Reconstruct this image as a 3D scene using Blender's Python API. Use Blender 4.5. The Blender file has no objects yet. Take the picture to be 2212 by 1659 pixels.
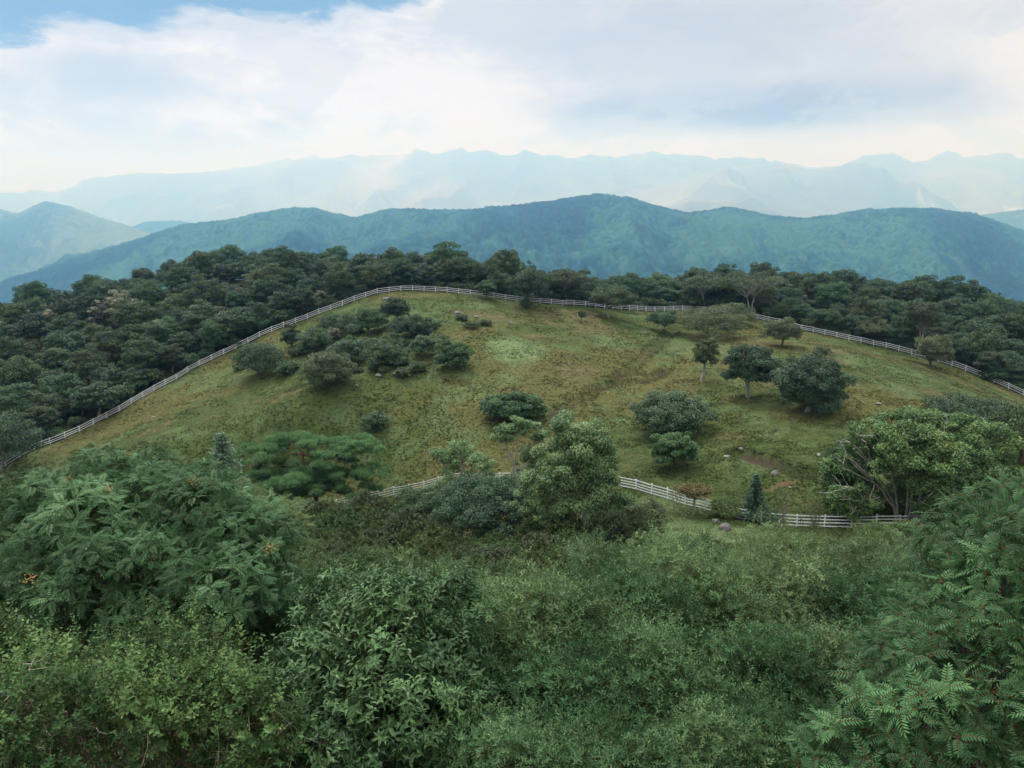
import bpy, math, random
import numpy as np
from mathutils import Vector

R = math.radians
scene = bpy.context.scene
COL = scene.collection
rng = np.random.default_rng(7)

# ------------------------------------------------------------------ camera
LENS = 28.0
F = 2212 * LENS / 36.0                       # focal length in units of the 2212-wide picture
PITCH = math.atan((829.5 - 430.0) / F)
SP, CP = math.sin(PITCH), math.cos(PITCH)
cam_d = bpy.data.cameras.new('camera')
cam_d.lens = LENS; cam_d.sensor_width = 36.0
cam_d.clip_start = 0.1; cam_d.clip_end = 120000.0
cam = bpy.data.objects.new('camera', cam_d)
cam.location = (0, 0, 0)
cam.rotation_euler = (math.pi / 2 - PITCH, 0, 0)
COL.objects.link(cam)
scene.camera = cam

def ray(u, v):
    """direction towards a picture point, scaled to forward distance 1"""
    a = (np.asarray(u, float) - 1106.0) / F
    b = (829.5 - np.asarray(v, float)) / F
    y = CP + b * SP
    return a / y, np.ones_like(a), (-SP + b * CP) / y

def at(u, v, Y):
    x, _, z = ray(u, v)
    return np.stack([x * Y, np.ones_like(x) * Y, z * Y], -1)

# ------------------------------------------------------------------ noise
def _hash(ix, iy, seed=0):
    h = (ix.astype(np.int64) * 374761393 + iy.astype(np.int64) * 668265263 + seed * 1442695041) & 0xffffffff
    h = ((h ^ (h >> 13)) * 1274126177) & 0xffffffff
    h = (h ^ (h >> 16)) & 0xffffffff
    return h.astype(np.float64) / 4294967295.0

def vnoise(x, y, seed=0):
    ix, iy = np.floor(x), np.floor(y)
    fx, fy = x - ix, y - iy
    fx = fx * fx * fx * (fx * (fx * 6 - 15) + 10); fy = fy * fy * fy * (fy * (fy * 6 - 15) + 10)
    a = _hash(ix, iy, seed); b = _hash(ix + 1, iy, seed); c = _hash(ix, iy + 1, seed); d = _hash(ix + 1, iy + 1, seed)
    return (a + (b - a) * fx) * (1 - fy) + (c + (d - c) * fx) * fy

def fbm(x, y, oct=5, seed=0, gain=0.5):
    s = 0.0; a = 1.0; t = 0.0
    ca, sa = math.cos(0.6), math.sin(0.6)
    for o in range(oct):
        s = s + a * vnoise(x, y, seed + o * 17); t += a; a *= gain
        x, y = (ca * x - sa * y) * 2.03 + 11.3, (sa * x + ca * y) * 2.03 + 5.7
    return s / t

def ridged(x, y, oct=4, seed=0):
    s = 0.0; a = 1.0; t = 0.0
    for o in range(oct):
        n = 1 - np.abs(vnoise(x, y, seed + o * 31) * 2 - 1)
        s = s + a * n; t += a; a *= 0.5
        x, y = x * 2.1 + 3.1, y * 2.1 + 7.7
    return s / t

def worley(x, y, seed=0):
    """distance to the nearest jittered point, and that point's random number"""
    ix, iy = np.floor(x), np.floor(y)
    best = np.full(x.shape, 9.0); bid = np.zeros(x.shape)
    for dx in (-1, 0, 1):
        for dy in (-1, 0, 1):
            cx, cy = ix + dx, iy + dy
            px = cx + 0.15 + 0.7 * _hash(cx, cy, seed); py = cy + 0.15 + 0.7 * _hash(cx, cy, seed + 1)
            d = np.hypot(px - x, py - y)
            m = d < best
            best = np.where(m, d, best); bid = np.where(m, _hash(cx, cy, seed + 2), bid)
    return best, bid

def sstep(a, b, x):
    t = np.clip((x - a) / (b - a), 0, 1)
    return t * t * (3 - 2 * t)

# ------------------------------------------------------------------ mesh building
class Geo:
    """collects points and faces; every point carries a tint (leaf hue 0..1, 2 = stem)"""
    def __init__(s):
        s.V = []; s.T = []; s.Q = []; s.t = []; s.n = 0
    def add(s, V, tris=None, quads=None, tint=0.5):
        V = np.asarray(V, float).reshape(-1, 3)
        if tris is not None and len(tris): s.T.append(np.asarray(tris, np.int64).reshape(-1, 3) + s.n)
        if quads is not None and len(quads): s.Q.append(np.asarray(quads, np.int64).reshape(-1, 4) + s.n)
        s.V.append(V); s.t.append(np.broadcast_to(np.asarray(tint, float), (len(V),)).copy()); s.n += len(V)
        return s
    def arrays(s):
        V = np.concatenate(s.V) if s.V else np.zeros((0, 3))
        T = np.concatenate(s.T) if s.T else np.zeros((0, 3), np.int64)
        Q = np.concatenate(s.Q) if s.Q else np.zeros((0, 4), np.int64)
        return V, T, Q, (np.concatenate(s.t) if s.t else np.zeros(0))
    def scatter(s, geo, P, X, Z, S, tint=None, jitter=None):
        """copies another Geo to the points P with axis X and up Z"""
        V, T, Q, t = geo.arrays() if isinstance(geo, Geo) else geo
        n, k = len(P), len(V)
        if n == 0: return s
        X = X / (np.linalg.norm(X, axis=1, keepdims=True) + 1e-9)
        Y = np.cross(Z, X); Y /= (np.linalg.norm(Y, axis=1, keepdims=True) + 1e-9)
        Zc = np.cross(X, Y)
        S = np.broadcast_to(np.asarray(S, float), (n,))
        W = P[:, None, :] + S[:, None, None] * (V[None, :, 0:1] * X[:, None, :] + V[None, :, 1:2] * Y[:, None, :] + V[None, :, 2:3] * Zc[:, None, :])
        off = (np.arange(n) * k)[:, None, None]
        tt = np.broadcast_to(t[None, :], (n, k)).copy()
        if tint is not None:
            tt = np.where(tt > 1.5, tt, np.clip(tt + tint[:, None], 0, 1))
        s.add(W.reshape(-1, 3), (T[None] + off).reshape(-1, 3) if len(T) else None, (Q[None] + off).reshape(-1, 4) if len(Q) else None, tt.reshape(-1))
        return s
    def tube(s, pts, rad, sides=6, tint=2.0):
        pts = np.asarray(pts, float); rad = np.broadcast_to(np.asarray(rad, float), (len(pts),))
        d = np.gradient(pts, axis=0); d /= (np.linalg.norm(d, axis=1, keepdims=True) + 1e-9)
        ref = np.where(np.abs(d[:, 2:3]) > 0.9, np.array([[1.0, 0, 0]]), np.array([[0, 0, 1.0]]))
        a = np.cross(d, ref); a /= (np.linalg.norm(a, axis=1, keepdims=True) + 1e-9)
        b = np.cross(d, a)
        ang = np.arange(sides) * 2 * math.pi / sides
        ring = pts[:, None] + rad[:, None, None] * (np.cos(ang)[None, :, None] * a[:, None] + np.sin(ang)[None, :, None] * b[:, None])
        m = len(pts)
        i = np.arange(m - 1)[:, None] * sides; j = np.arange(sides)[None, :]; j2 = (j + 1) % sides
        q = np.stack([i + j, i + j2, i + sides + j2, i + sides + j], -1).reshape(-1, 4)
        V = np.concatenate([ring.reshape(-1, 3), pts[-1:]])
        top = (m - 1) * sides
        t = np.stack([top + np.arange(sides), top + (np.arange(sides) + 1) % sides, np.full(sides, m * sides)], -1)
        return s.add(V, t, q, tint)
    def box(s, c, ax, ay, az, tint=0.5):
        """box centred at c with half-axis vectors"""
        c, ax, ay, az = (np.asarray(k, float) for k in (c, ax, ay, az))
        V = [c + i * ax + j * ay + k * az for k in (-1, 1) for j in (-1, 1) for i in (-1, 1)]
        return s.add(V, None, [(0, 2, 3, 1), (4, 5, 7, 6), (0, 1, 5, 4), (2, 6, 7, 3), (0, 4, 6, 2), (1, 3, 7, 5)], tint)
    def mesh(s, name, mat, smooth=False, color=None):
        V, T, Q, t = s.arrays()
        return raw_mesh(name, V, T, Q, mat, smooth, {'tint': t}, color)

def raw_mesh(name, V, T, Q, mat, smooth=False, floats=None, color=None):
    me = bpy.data.meshes.new(name)
    me.vertices.add(len(V)); me.vertices.foreach_set('co', np.ascontiguousarray(V, np.float32).ravel())
    nT, nQ = len(T), len(Q)
    me.loops.add(nT * 3 + nQ * 4)
    me.loops.foreach_set('vertex_index', np.concatenate([np.asarray(T).ravel(), np.asarray(Q).ravel()]).astype(np.int32))
    me.polygons.add(nT + nQ)
    me.polygons.foreach_set('loop_start', np.concatenate([np.arange(nT) * 3, nT * 3 + np.arange(nQ) * 4]).astype(np.int32))
    me.polygons.foreach_set('use_smooth', np.full(nT + nQ, bool(smooth)))
    for k, a in (floats or {}).items():
        at_ = me.attributes.new(k, 'FLOAT', 'POINT'); at_.data.foreach_set('value', np.ascontiguousarray(a, np.float32))
    if color is not None:
        at_ = me.attributes.new('col', 'FLOAT_COLOR', 'POINT')
        at_.data.foreach_set('color', np.ascontiguousarray(np.concatenate([color, np.ones((len(color), 1))], 1), np.float32).ravel())
    me.materials.append(mat)
    me.update(calc_edges=True)
    return me

def grid_faces(nr, nc):
    i = np.arange(nr - 1)[:, None] * nc; j = np.arange(nc - 1)[None, :]
    return np.stack([i + j, i + j + 1, i + nc + j + 1, i + nc + j], -1).reshape(-1, 4)

# ------------------------------------------------------------------ objects
def link(name, data=None, parent=None, loc=None, rotz=0.0, scale=None):
    o = bpy.data.objects.new(name, data); COL.objects.link(o)
    if parent is not None: o.parent = parent
    if loc is not None: o.location = [float(k) for k in loc]
    if rotz: o.rotation_euler = (0, 0, rotz)
    if scale is not None: o.scale = scale if hasattr(scale, '__len__') else (scale,) * 3
    return o

def tag(o, label, cat, group=None, kind=None):
    o['label'] = label; o['category'] = cat
    if group: o['group'] = group
    if kind: o['kind'] = kind
    return o

def setting(o, kind='structure'):
    o['kind'] = kind
    return o

def thing(name, label, cat, loc, rotz=0.0, scale=None, group=None, parts=()):
    """an Empty at the base of a thing, its parts (name, mesh) as children"""
    o = link(name, None, None, loc, rotz, scale)
    o.empty_display_size = 0.2
    tag(o, label, cat, group)
    for pn, me in parts:
        link(pn, me, o)
    return o

# ------------------------------------------------------------------ materials
def new_mat(name):
    m = bpy.data.materials.new(name); m.use_nodes = True
    nt = m.node_tree; nt.nodes.clear()
    out = nt.nodes.new('ShaderNodeOutputMaterial')
    return m, nt, out

def ramp(nt, fac, stops):
    r = nt.nodes.new('ShaderNodeValToRGB')
    e = r.color_ramp.elements
    e[0].position = stops[0][0]; e[0].color = (*stops[0][1], 1)
    e[1].position = stops[-1][0]; e[1].color = (*stops[-1][1], 1)
    for p, c in stops[1:-1]:
        k = e.new(p); k.color = (*c, 1)
    nt.links.new(fac, r.inputs[0])
    return r.outputs[0]

def math_(nt, op, a, b=None, c=None):
    n = nt.nodes.new('ShaderNodeMath'); n.operation = op
    for i, k in enumerate((a, b, c)):
        if k is None: continue
        if isinstance(k, (int, float)): n.inputs[i].default_value = k
        else: nt.links.new(k, n.inputs[i])
    return n.outputs[0]

def leaf_mat(name, dark, mid, light, stem=(0.10, 0.06, 0.04), rough=0.5, spec=0.35, trans=0.22, rnd=0.25, patch=0.0, patch_scale=0.4, hue=0.015):
    """leaf colours by the tint of each leaf, shifted per plant"""
    m, nt, out = new_mat(name)
    a = nt.nodes.new('ShaderNodeAttribute'); a.attribute_name = 'tint'
    f = math_(nt, 'MULTIPLY', a.outputs['Fac'], 0.5)
    if patch:
        tc = nt.nodes.new('ShaderNodeTexCoord'); nz = nt.nodes.new('ShaderNodeTexNoise')
        nz.inputs['Scale'].default_value = patch_scale; nz.inputs['Detail'].default_value = 3
        nt.links.new(tc.outputs['Object'], nz.inputs['Vector'])
        d = math_(nt, 'MULTIPLY', math_(nt, 'SUBTRACT', nz.outputs['Fac'], 0.5), patch)
        lim = math_(nt, 'MINIMUM', math_(nt, 'MAXIMUM', math_(nt, 'ADD', f, d), 0.0), 0.5)
        isl = math_(nt, 'LESS_THAN', f, 0.75)
        f = math_(nt, 'ADD', math_(nt, 'MULTIPLY', lim, isl), math_(nt, 'MULTIPLY', f, math_(nt, 'SUBTRACT', 1.0, isl)))
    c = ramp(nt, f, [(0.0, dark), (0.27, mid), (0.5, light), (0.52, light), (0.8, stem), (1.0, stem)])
    oi = nt.nodes.new('ShaderNodeObjectInfo')
    hs = nt.nodes.new('ShaderNodeHueSaturation')
    nt.links.new(c, hs.inputs['Color'])
    nt.links.new(math_(nt, 'MULTIPLY_ADD', oi.outputs['Random'], rnd * 2, 1.0 - rnd), hs.inputs['Value'])
    r2 = math_(nt, 'FRACT', math_(nt, 'MULTIPLY', oi.outputs['Random'], 17.31))
    nt.links.new(math_(nt, 'MULTIPLY_ADD', r2, hue * 2, 0.5 - hue), hs.inputs['Hue'])
    p = nt.nodes.new('ShaderNodeBsdfPrincipled')
    nt.links.new(hs.outputs[0], p.inputs['Base Color'])
    p.inputs['Roughness'].default_value = rough
    p.inputs['Specular IOR Level'].default_value = spec
    tr = nt.nodes.new('ShaderNodeBsdfTranslucent')
    hs2 = nt.nodes.new('ShaderNodeHueSaturation'); hs2.inputs['Value'].default_value = 1.1; hs2.inputs['Hue'].default_value = 0.485
    nt.links.new(hs.outputs[0], hs2.inputs['Color'])
    nt.links.new(hs2.outputs[0], tr.inputs[0])
    mx = nt.nodes.new('ShaderNodeMixShader'); mx.inputs[0].default_value = trans
    nt.links.new(p.outputs[0], mx.inputs[1]); nt.links.new(tr.outputs[0], mx.inputs[2])
    nt.links.new(mx.outputs[0], out.inputs[0])
    return m

def noisy_mat(name, stops, scale=3.0, detail=5, rough=0.85, spec=0.2, bump=0.0, bscale=None, stretch=None, coords='Object'):
    m, nt, out = new_mat(name)
    tc = nt.nodes.new('ShaderNodeTexCoord')
    vec = tc.outputs[coords]
    if stretch:
        mp = nt.nodes.new('ShaderNodeMapping'); mp.inputs['Scale'].default_value = stretch
        nt.links.new(vec, mp.inputs['Vector']); vec = mp.outputs[0]
    nz = nt.nodes.new('ShaderNodeTexNoise'); nz.inputs['Scale'].default_value = scale; nz.inputs['Detail'].default_value = detail
    nz.inputs['Roughness'].default_value = 0.65
    nt.links.new(vec, nz.inputs['Vector'])
    c = ramp(nt, nz.outputs['Fac'], stops)
    p = nt.nodes.new('ShaderNodeBsdfPrincipled')
    p.inputs['Roughness'].default_value = rough; p.inputs['Specular IOR Level'].default_value = spec
    nt.links.new(c, p.inputs['Base Color'])
    if bump:
        n2 = nt.nodes.new('ShaderNodeTexNoise'); n2.inputs['Scale'].default_value = bscale or scale * 3; n2.inputs['Detail'].default_value = 6
        nt.links.new(vec, n2.inputs['Vector'])
        b = nt.nodes.new('ShaderNodeBump'); b.inputs['Strength'].default_value = 1.0; b.inputs['Distance'].default_value = bump
        nt.links.new(n2.outputs['Fac'], b.inputs['Height']); nt.links.new(b.outputs[0], p.inputs['Normal'])
    nt.links.new(p.outputs[0], out.inputs[0])
    return m

# bark, paint, stone
M_bark = noisy_mat('bark', [(0.3, (0.045, 0.037, 0.03)), (0.7, (0.12, 0.1, 0.085))], 6, bump=0.02, stretch=(1, 1, 0.3))
M_pale = noisy_mat('pale_bark', [(0.3, (0.13, 0.125, 0.115)), (0.5, (0.22, 0.213, 0.20)), (0.75, (0.31, 0.305, 0.29))], 4, bump=0.01)
M_birch = noisy_mat('birch_bark', [(0.36, (0.06, 0.055, 0.05)), (0.46, (0.22, 0.20, 0.185)), (0.7, (0.36, 0.34, 0.32))], 7, bump=0.01)
M_redbark = noisy_mat('pine_bark', [(0.3, (0.06, 0.028, 0.018)), (0.7, (0.16, 0.075, 0.048))], 6, bump=0.02)
M_twig = noisy_mat('twig_bark', [(0.3, (0.07, 0.05, 0.04)), (0.7, (0.2, 0.15, 0.12))], 12)
M_deadtwig = noisy_mat('dead_twig_bark', [(0.3, (0.16, 0.13, 0.11)), (0.7, (0.38, 0.33, 0.29))], 12)
M_paint = noisy_mat('fence_paint', [(0.3, (0.40, 0.43, 0.46)), (0.6, (0.56, 0.58, 0.61))], 1.5, rough=0.6, bump=0.004, bscale=8)
M_rock = noisy_mat('pale_rock', [(0.3, (0.06, 0.055, 0.05)), (0.5, (0.13, 0.12, 0.115)), (0.7, (0.24, 0.23, 0.22))], 2.5, bump=0.06)
M_darkrock = noisy_mat('dark_rock', [(0.3, (0.035, 0.033, 0.035)), (0.7, (0.11, 0.105, 0.105))], 2.0, bump=0.06)
# ------------------------------------------------------------------ terrain
BACK = [(-60,1050,122),(0,1018,126),(50,985,130),(150,945,136),(250,892,143),(340,842,151),(385,820,155),(405,803,157),(500,760,163),(600,712,168),
        (690,678,172),(760,652,174),(850,630,175),(900,628,175),(1040,640,174),(1150,655,174),(1280,665,176),(1390,671,185),(1490,671,190),(1600,683,185),
        (1700,706,178),(1800,727,172),(1900,750,166),(2000,775,160),(2070,795,156),(2140,825,152),(2212,857,149),(2320,905,144)]
FRONT = [(560,1122,112),(690,1100,110),(790,1080,107),(920,1058,103),(1050,1042,98),(1200,1038,92),(1290,1042,89),(1360,1054,86),(1440,1078,81),(1500,1097,78),
         (1580,1118,75),(1640,1133,72),(1740,1142,71),(1830,1146,70),(1990,1140,71),(2110,1118,75),(2300,1090,80)]
INNER = [(300,1000,112),(600,930,118),(600,850,135),(600,775,152),(870,760,138),(870,690,156),(1000,900,116),(1000,1000,104),(1400,950,103),(1400,850,122),
         (1400,760,145),(1400,705,168),(1750,1010,84),(1750,900,103),(1750,800,125),(1750,740,152),(2050,900,106),(2050,830,135),(1150,760,138),(1150,700,157),
         (380,920,126),(1990,1050,80),(1250,960,104),(1600,1050,84),(1600,950,98),(100,1090,112),(690,1152,88),(560,1195,74),(860,1130,88)]
FOREST = [(0,705,220),(200,668,225),(400,618,230),(700,604,225),(1000,625,208),(1270,668,215),(1500,645,218),(1800,650,215),(2000,664,210),(2200,705,200),(2400,760,190),(-250,790,215)]
DIRECT = [(0,-25,-3),(0,0,-5.8),(-6,4,-6.6),(6,4,-5.8),(0,10,-9),(8,10,-8.4),(-10,12,-10.5),(0,20,-13.6),(-15,20,-15),(15,20,-13),(0,35,-19.6),(-25,35,-21.8),(20,35,-19),
          (0,50,-25.2),(-30,55,-28.8),(30,50,-24.3),(-45,85,-37.5),(8,64,-28.8),(-80,90,-45),(-120,60,-40),(110,50,-24),(0,300,-62),(150,300,-62),(-150,300,-62),(0,390,-105),(200,380,-105),(-200,380,-105),
          (-230,200,-58),(230,200,-52),(-230,60,-50),(210,60,-34),(60,20,-12),(-60,20,-19)]
CP3 = np.concatenate([at(*np.array(k, float).T) for k in (BACK, FRONT, INNER, FOREST)] + [np.array(DIRECT, float)])

def _tps_fit(P, z, lam=4e-4):
    P = P / 100.0
    d = np.linalg.norm(P[:, None] - P[None], axis=2)
    K = np.where(d > 0, d * d * np.log(d + 1e-12), 0) + lam * np.eye(len(P))
    A = np.zeros((len(P) + 3, len(P) + 3))
    A[:len(P), :len(P)] = K; A[:len(P), -3:] = np.c_[np.ones(len(P)), P]; A[-3:, :len(P)] = A[:len(P), -3:].T
    return P, np.linalg.solve(A, np.r_[z, 0, 0, 0])
_TP, _TW = _tps_fit(CP3[:, :2], CP3[:, 2])

def height(x, y):
    x = np.asarray(x, float); y = np.asarray(y, float)
    sh = x.shape; x = x.ravel(); y = y.ravel()
    out = np.empty(len(x))
    for a in range(0, len(x), 20000):
        q = np.c_[np.clip(x[a:a + 20000], -400, 400), np.clip(y[a:a + 20000], -150, 450)] / 100.0
        d = np.linalg.norm(q[:, None] - _TP[None], axis=2)
        out[a:a + 20000] = (np.where(d > 0, d * d * np.log(d + 1e-12), 0) @ _TW[:-3]) + _TW[-3] + q @ _TW[-2:]
    r = np.hypot(x, y - 120)
    w = sstep(230, 1000, r)
    out = out * (1 - w) + (-820 + 40 * (fbm(x / 900, y / 900, 4, 5) - 0.5)) * w
    near = 1 - sstep(200, 400, r)
    out = out + near * (0.6 * (fbm(x / 14, y / 14, 3, 3) - 0.5) + 0.28 * (fbm(x / 2.4, y / 2.4, 3, 9) - 0.5))
    return out.reshape(sh)

def hz(x, y):
    return float(height(np.array([x]), np.array([y]))[0])

def hit(u, v, y0=2.0, y1=300.0):
    """the ground seen at a picture point"""
    sx, _, sz = ray(u, v)
    Y = np.linspace(y0, y1, 1200)
    d = height(sx * Y, Y) - sz * Y
    k = np.argmax(d > 0)
    if d[k] <= 0: k = int(np.argmax(d))
    Yh = Y[k]
    return np.array([sx * Yh, Yh, hz(sx * Yh, Yh)])

def poly_dist(x, y, pts):
    """distance from points to a polyline in plan"""
    pts = np.asarray(pts)[:, :2]
    best = np.full(np.shape(x), 1e9)
    for a, b in zip(pts[:-1], pts[1:]):
        d = b - a; L2 = (d * d).sum() + 1e-9
        t = np.clip(((x - a[0]) * d[0] + (y - a[1]) * d[1]) / L2, 0, 1)
        best = np.minimum(best, np.hypot(x - a[0] - t * d[0], y - a[1] - t * d[1]))
    return best

def inside(x, y, poly):
    poly = np.asarray(poly)[:, :2]
    r = np.zeros(np.shape(x), bool)
    for (x1, y1), (x2, y2) in zip(poly, np.roll(poly, -1, 0)):
        c = ((y1 > y) != (y2 > y)) & (x < (x2 - x1) * (y - y1) / (y2 - y1 + 1e-12) + x1)
        r ^= c
    return r

back_xy = at(*np.array(BACK, float).T)
front_xy = at(*np.array(FRONT, float).T)
PASTURE = np.concatenate([back_xy[:, :2], front_xy[::-1, :2], at(300,1190,92)[None,:2], at(-250,1300,75)[None,:2], at(-300,1120,108)[None,:2]])

def gpath(pts):
    return np.array([hit(u, v) for u, v in pts])
TRACKS = [gpath([(1475,700),(1435,735),(1390,775),(1355,808),(1300,840),(1240,868)]), gpath([(1455,705),(1405,750),(1365,790),(1325,812)])]
SCARPS = [gpath([(1330,815),(1352,800),(1380,806)]), gpath([(1195,893),(1222,878)]), gpath([(1290,838),(1330,825),(1400,822),(1440,800)])]
GULLY = [gpath([(1590,975),(1630,985),(1690,1005),(1740,1022),(1790,1030),(1830,1035)])]
REDS = [(1690,1048,1.5),(1748,1055,0.8),(1718,1054,1.0),(2005,716,0.9)]
LUSH = [(1115,757,70,36),(1110,750,44,20),(470,822,60,28),(1325,735,50,18),(1900,797,48,26),(850,938,40,16),(560,960,60,20),(1450,1010,40,10),(1500,1160,260,24)]
DRY = [(1000,680,160,26),(1080,860,110,24),(1240,800,70,24),(330,930,170,40),(620,990,220,40),(1900,790,170,40),(1250,690,160,30),(1700,830,120,30),(500,890,200,26)]

def ground_color(x, y):
    """the colour of turf, dry grass, bare earth and forest floor at a place"""
    c1 = fbm(x / 26, y / 26, 4, 21); c2 = fbm(x / 5.5, y / 5.5, 4, 33); c3 = fbm(x / 1.3, y / 1.3, 3, 41)
    green = np.array([0.060, 0.083, 0.024]); olive = np.array([0.100, 0.098, 0.032]); brown = np.array([0.112, 0.090, 0.042]); fresh = np.array([0.115, 0.155, 0.068]); tan = np.array([0.165, 0.135, 0.080])
    L = lambda a, b, t: a * (1 - t[..., None]) + b * t[..., None]
    dry = np.zeros_like(x); lush = np.zeros_like(x)
    for (lst, k) in ((LUSH, 0), (DRY, 1)):
        for (u, v, ru, rv) in lst:
            p = hit(u, v); e1 = hit(u + ru, v); e2 = hit(u, v + rv); e3 = hit(u, v - rv)
            rx = np.hypot(*(e1 - p)[:2]); ry = max(abs(e2[1] - e3[1]) * 0.5, 1.0)
            d = np.sqrt(((x - p[0]) / rx) ** 2 + ((y - p[1]) / ry) ** 2) + 0.9 * (c2 - 0.5)
            w = 1 - sstep(0.55, 1.15, d)
            if k == 0: lush = np.maximum(lush, w * (1.0 if ru in (70, 44, 260) else 0.45))
            else: dry = np.maximum(dry, w)
    c = np.broadcast_to(green, x.shape + (3,)).copy()
    c = L(c, olive, sstep(0.40, 0.62, c1 * 0.65 + c2 * 0.35))
    c = L(c, brown, sstep(0.52, 0.66, c2 * 0.6 + c1 * 0.25 + c3 * 0.15 + 0.07 * dry) * (0.16 + 0.36 * dry))
    c = L(c, tan, sstep(0.58, 0.72, c3 * 0.5 + c2 * 0.5) * 0.45 * (0.4 + 0.6 * dry))
    c = L(c, fresh * (1 + 0.25 * lush[..., None]), np.maximum(0.92 * lush, 0.5 * sstep(0.58, 0.7, 1 - c2)))
    c = c * (1.05 + 0.36 * c3)[..., None] * np.array([0.50, 0.535, 0.53])
    earth = np.array([0.028, 0.019, 0.013]); red = np.array([0.072, 0.040, 0.026])
    bare = np.zeros_like(x)
    for tr in TRACKS: bare = np.maximum(bare, 0.34 * (1 - sstep(0.12, 0.7, poly_dist(x, y, tr) + 1.6 * (c3 - 0.5))))
    for tr in SCARPS: bare = np.maximum(bare, 0.95 * (1 - sstep(0.2, 0.8, poly_dist(x, y, tr) + 1.3 * (c3 - 0.5))))
    for tr in GULLY: bare = np.maximum(bare, 0.9 * (1 - sstep(0.2, 1.0, poly_dist(x, y, tr) + 4.5 * (c2 - 0.5))))
    c = L(c, earth, bare)
    rd = np.zeros_like(x)
    for (u, v, r) in REDS:
        p = hit(u, v)
        rd = np.maximum(rd, 0.85 * (1 - sstep(0.2, 0.9, np.hypot((x - p[0]) * 0.8, (y - p[1]) * 1.3) / r + 2.4 * (c3 - 0.5) + 1.5 * (c2 - 0.5))))
    c = L(c, red, rd)
    pas = inside(x, y, PASTURE) | ((y < 112) & (y > 40) & (np.abs(x) < 85))
    floor = np.array([0.014, 0.021, 0.009])
    c = np.where(pas[..., None], c, floor * (0.6 + 0.8 * c2)[..., None])
    return c, np.maximum(bare, rd), pas

def graded(lo, hi, step, far, n):
    core = np.arange(lo, hi + 1e-6, step)
    g = np.geomspace(step, far, n)
    return np.concatenate([lo - g[::-1], core, hi + g])
gx = graded(-135, 140, 0.62, 23000, 56)
gy = np.concatenate([-np.geomspace(1, 2400, 24)[::-1], np.arange(0, 50, 2.0), np.arange(50, 205, 0.62), 205 + np.geomspace(1, 28000, 60)])
GX, GY = np.meshgrid(gx, gy)
GZ = height(GX, GY)
gc, gbare, gpas = ground_color(GX, GY)
for tr, dep in [(t, 0.25) for t in TRACKS] + [(t, 0.55) for t in SCARPS] + [(t, 0.8) for t in GULLY]:
    GZ -= dep * (1 - sstep(0.1, 1.6, poly_dist(GX, GY, tr)))
m, nt, out = new_mat('turf')
a = nt.nodes.new('ShaderNodeVertexColor'); a.layer_name = 'col'
tc = nt.nodes.new('ShaderNodeTexCoord')
nz = nt.nodes.new('ShaderNodeTexNoise'); nz.inputs['Scale'].default_value = 2.2; nz.inputs['Detail'].default_value = 6; nz.inputs['Roughness'].default_value = 0.7
nt.links.new(tc.outputs['Object'], nz.inputs['Vector'])
mx = nt.nodes.new('ShaderNodeMix'); mx.data_type = 'RGBA'; mx.blend_type = 'MULTIPLY'; mx.inputs[0].default_value = 1.0
nt.links.new(a.outputs[0], mx.inputs[6])
nt.links.new(ramp(nt, nz.outputs['Fac'], [(0.3, (0.66, 0.7, 0.66)), (0.5, (1, 1, 1)), (0.7, (1.34, 1.28, 1.18))]), mx.inputs[7])
pb = nt.nodes.new('ShaderNodeBsdfPrincipled'); pb.inputs['Roughness'].default_value = 0.95; pb.inputs['Specular IOR Level'].default_value = 0.1
nt.links.new(mx.outputs[2], pb.inputs['Base Color'])
bp = nt.nodes.new('ShaderNodeBump'); bp.inputs['Distance'].default_value = 0.25; nt.links.new(nz.outputs['Fac'], bp.inputs['Height']); nt.links.new(bp.outputs[0], pb.inputs['Normal'])
nt.links.new(pb.outputs[0], out.inputs[0])
M_turf = m
me = raw_mesh('ground', np.stack([GX, GY, GZ], -1).reshape(-1, 3), np.zeros((0, 3), int), grid_faces(len(gy), len(gx)), M_turf, True, None, gc.reshape(-1, 3))
setting(link('ground', me))

# grass tufts over the pasture: leaf-like blades whose colour is that of the turf they grow in
def grass_layer():
    r = np.random.default_rng(11)
    n = 300000
    y = 58 + 140 * r.random(n) ** 1.25; x = (r.random(n) * 2 - 1) * (y * 0.70)
    dens = fbm(x / 3.0, y / 3.0, 3, 61)
    c, bare, pas = ground_color(x, y)
    keep = (bare < 0.3) & pas
    x, y, c, dens = x[keep], y[keep], c[keep], dens[keep]
    n = len(x)
    z = height(x, y)
    hgt = (0.05 + 0.11 * r.random(n) ** 2) * (0.5 + 1.0 * sstep(0.4, 0.65, dens))
    P = np.stack([x, y, z - 0.05], -1)
    V = []; C = []
    for k in range(3):
        a = r.random(n) * 6.283; w = 0.05 + 0.10 * r.random(n)
        dx, dy = np.cos(a) * w, np.sin(a) * w
        l = r.normal(size=(n, 2)) * 0.26
        tip = P + np.stack([l[:, 0], l[:, 1], hgt + 0.05], -1)
        V.append(np.stack([P + np.stack([-dx, -dy, 0 * dx], -1), P + np.stack([dx, dy, 0 * dx], -1), tip], 1))
        v = (0.88 + 0.5 * r.random(n))[:, None]
        C.append(np.repeat((c * v)[:, None, :], 3, 1))
    V = np.concatenate(V).reshape(-1, 3); C = np.concatenate(C).reshape(-1, 3)
    return V, C
V, C = grass_layer()
m, nt, out = new_mat('grass_blades')
a = nt.nodes.new('ShaderNodeVertexColor'); a.layer_name = 'col'
pb = nt.nodes.new('ShaderNodeBsdfPrincipled'); pb.inputs['Roughness'].default_value = 0.8; pb.inputs['Specular IOR Level'].default_value = 0.15
nt.links.new(a.outputs[0], pb.inputs['Base Color'])
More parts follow.
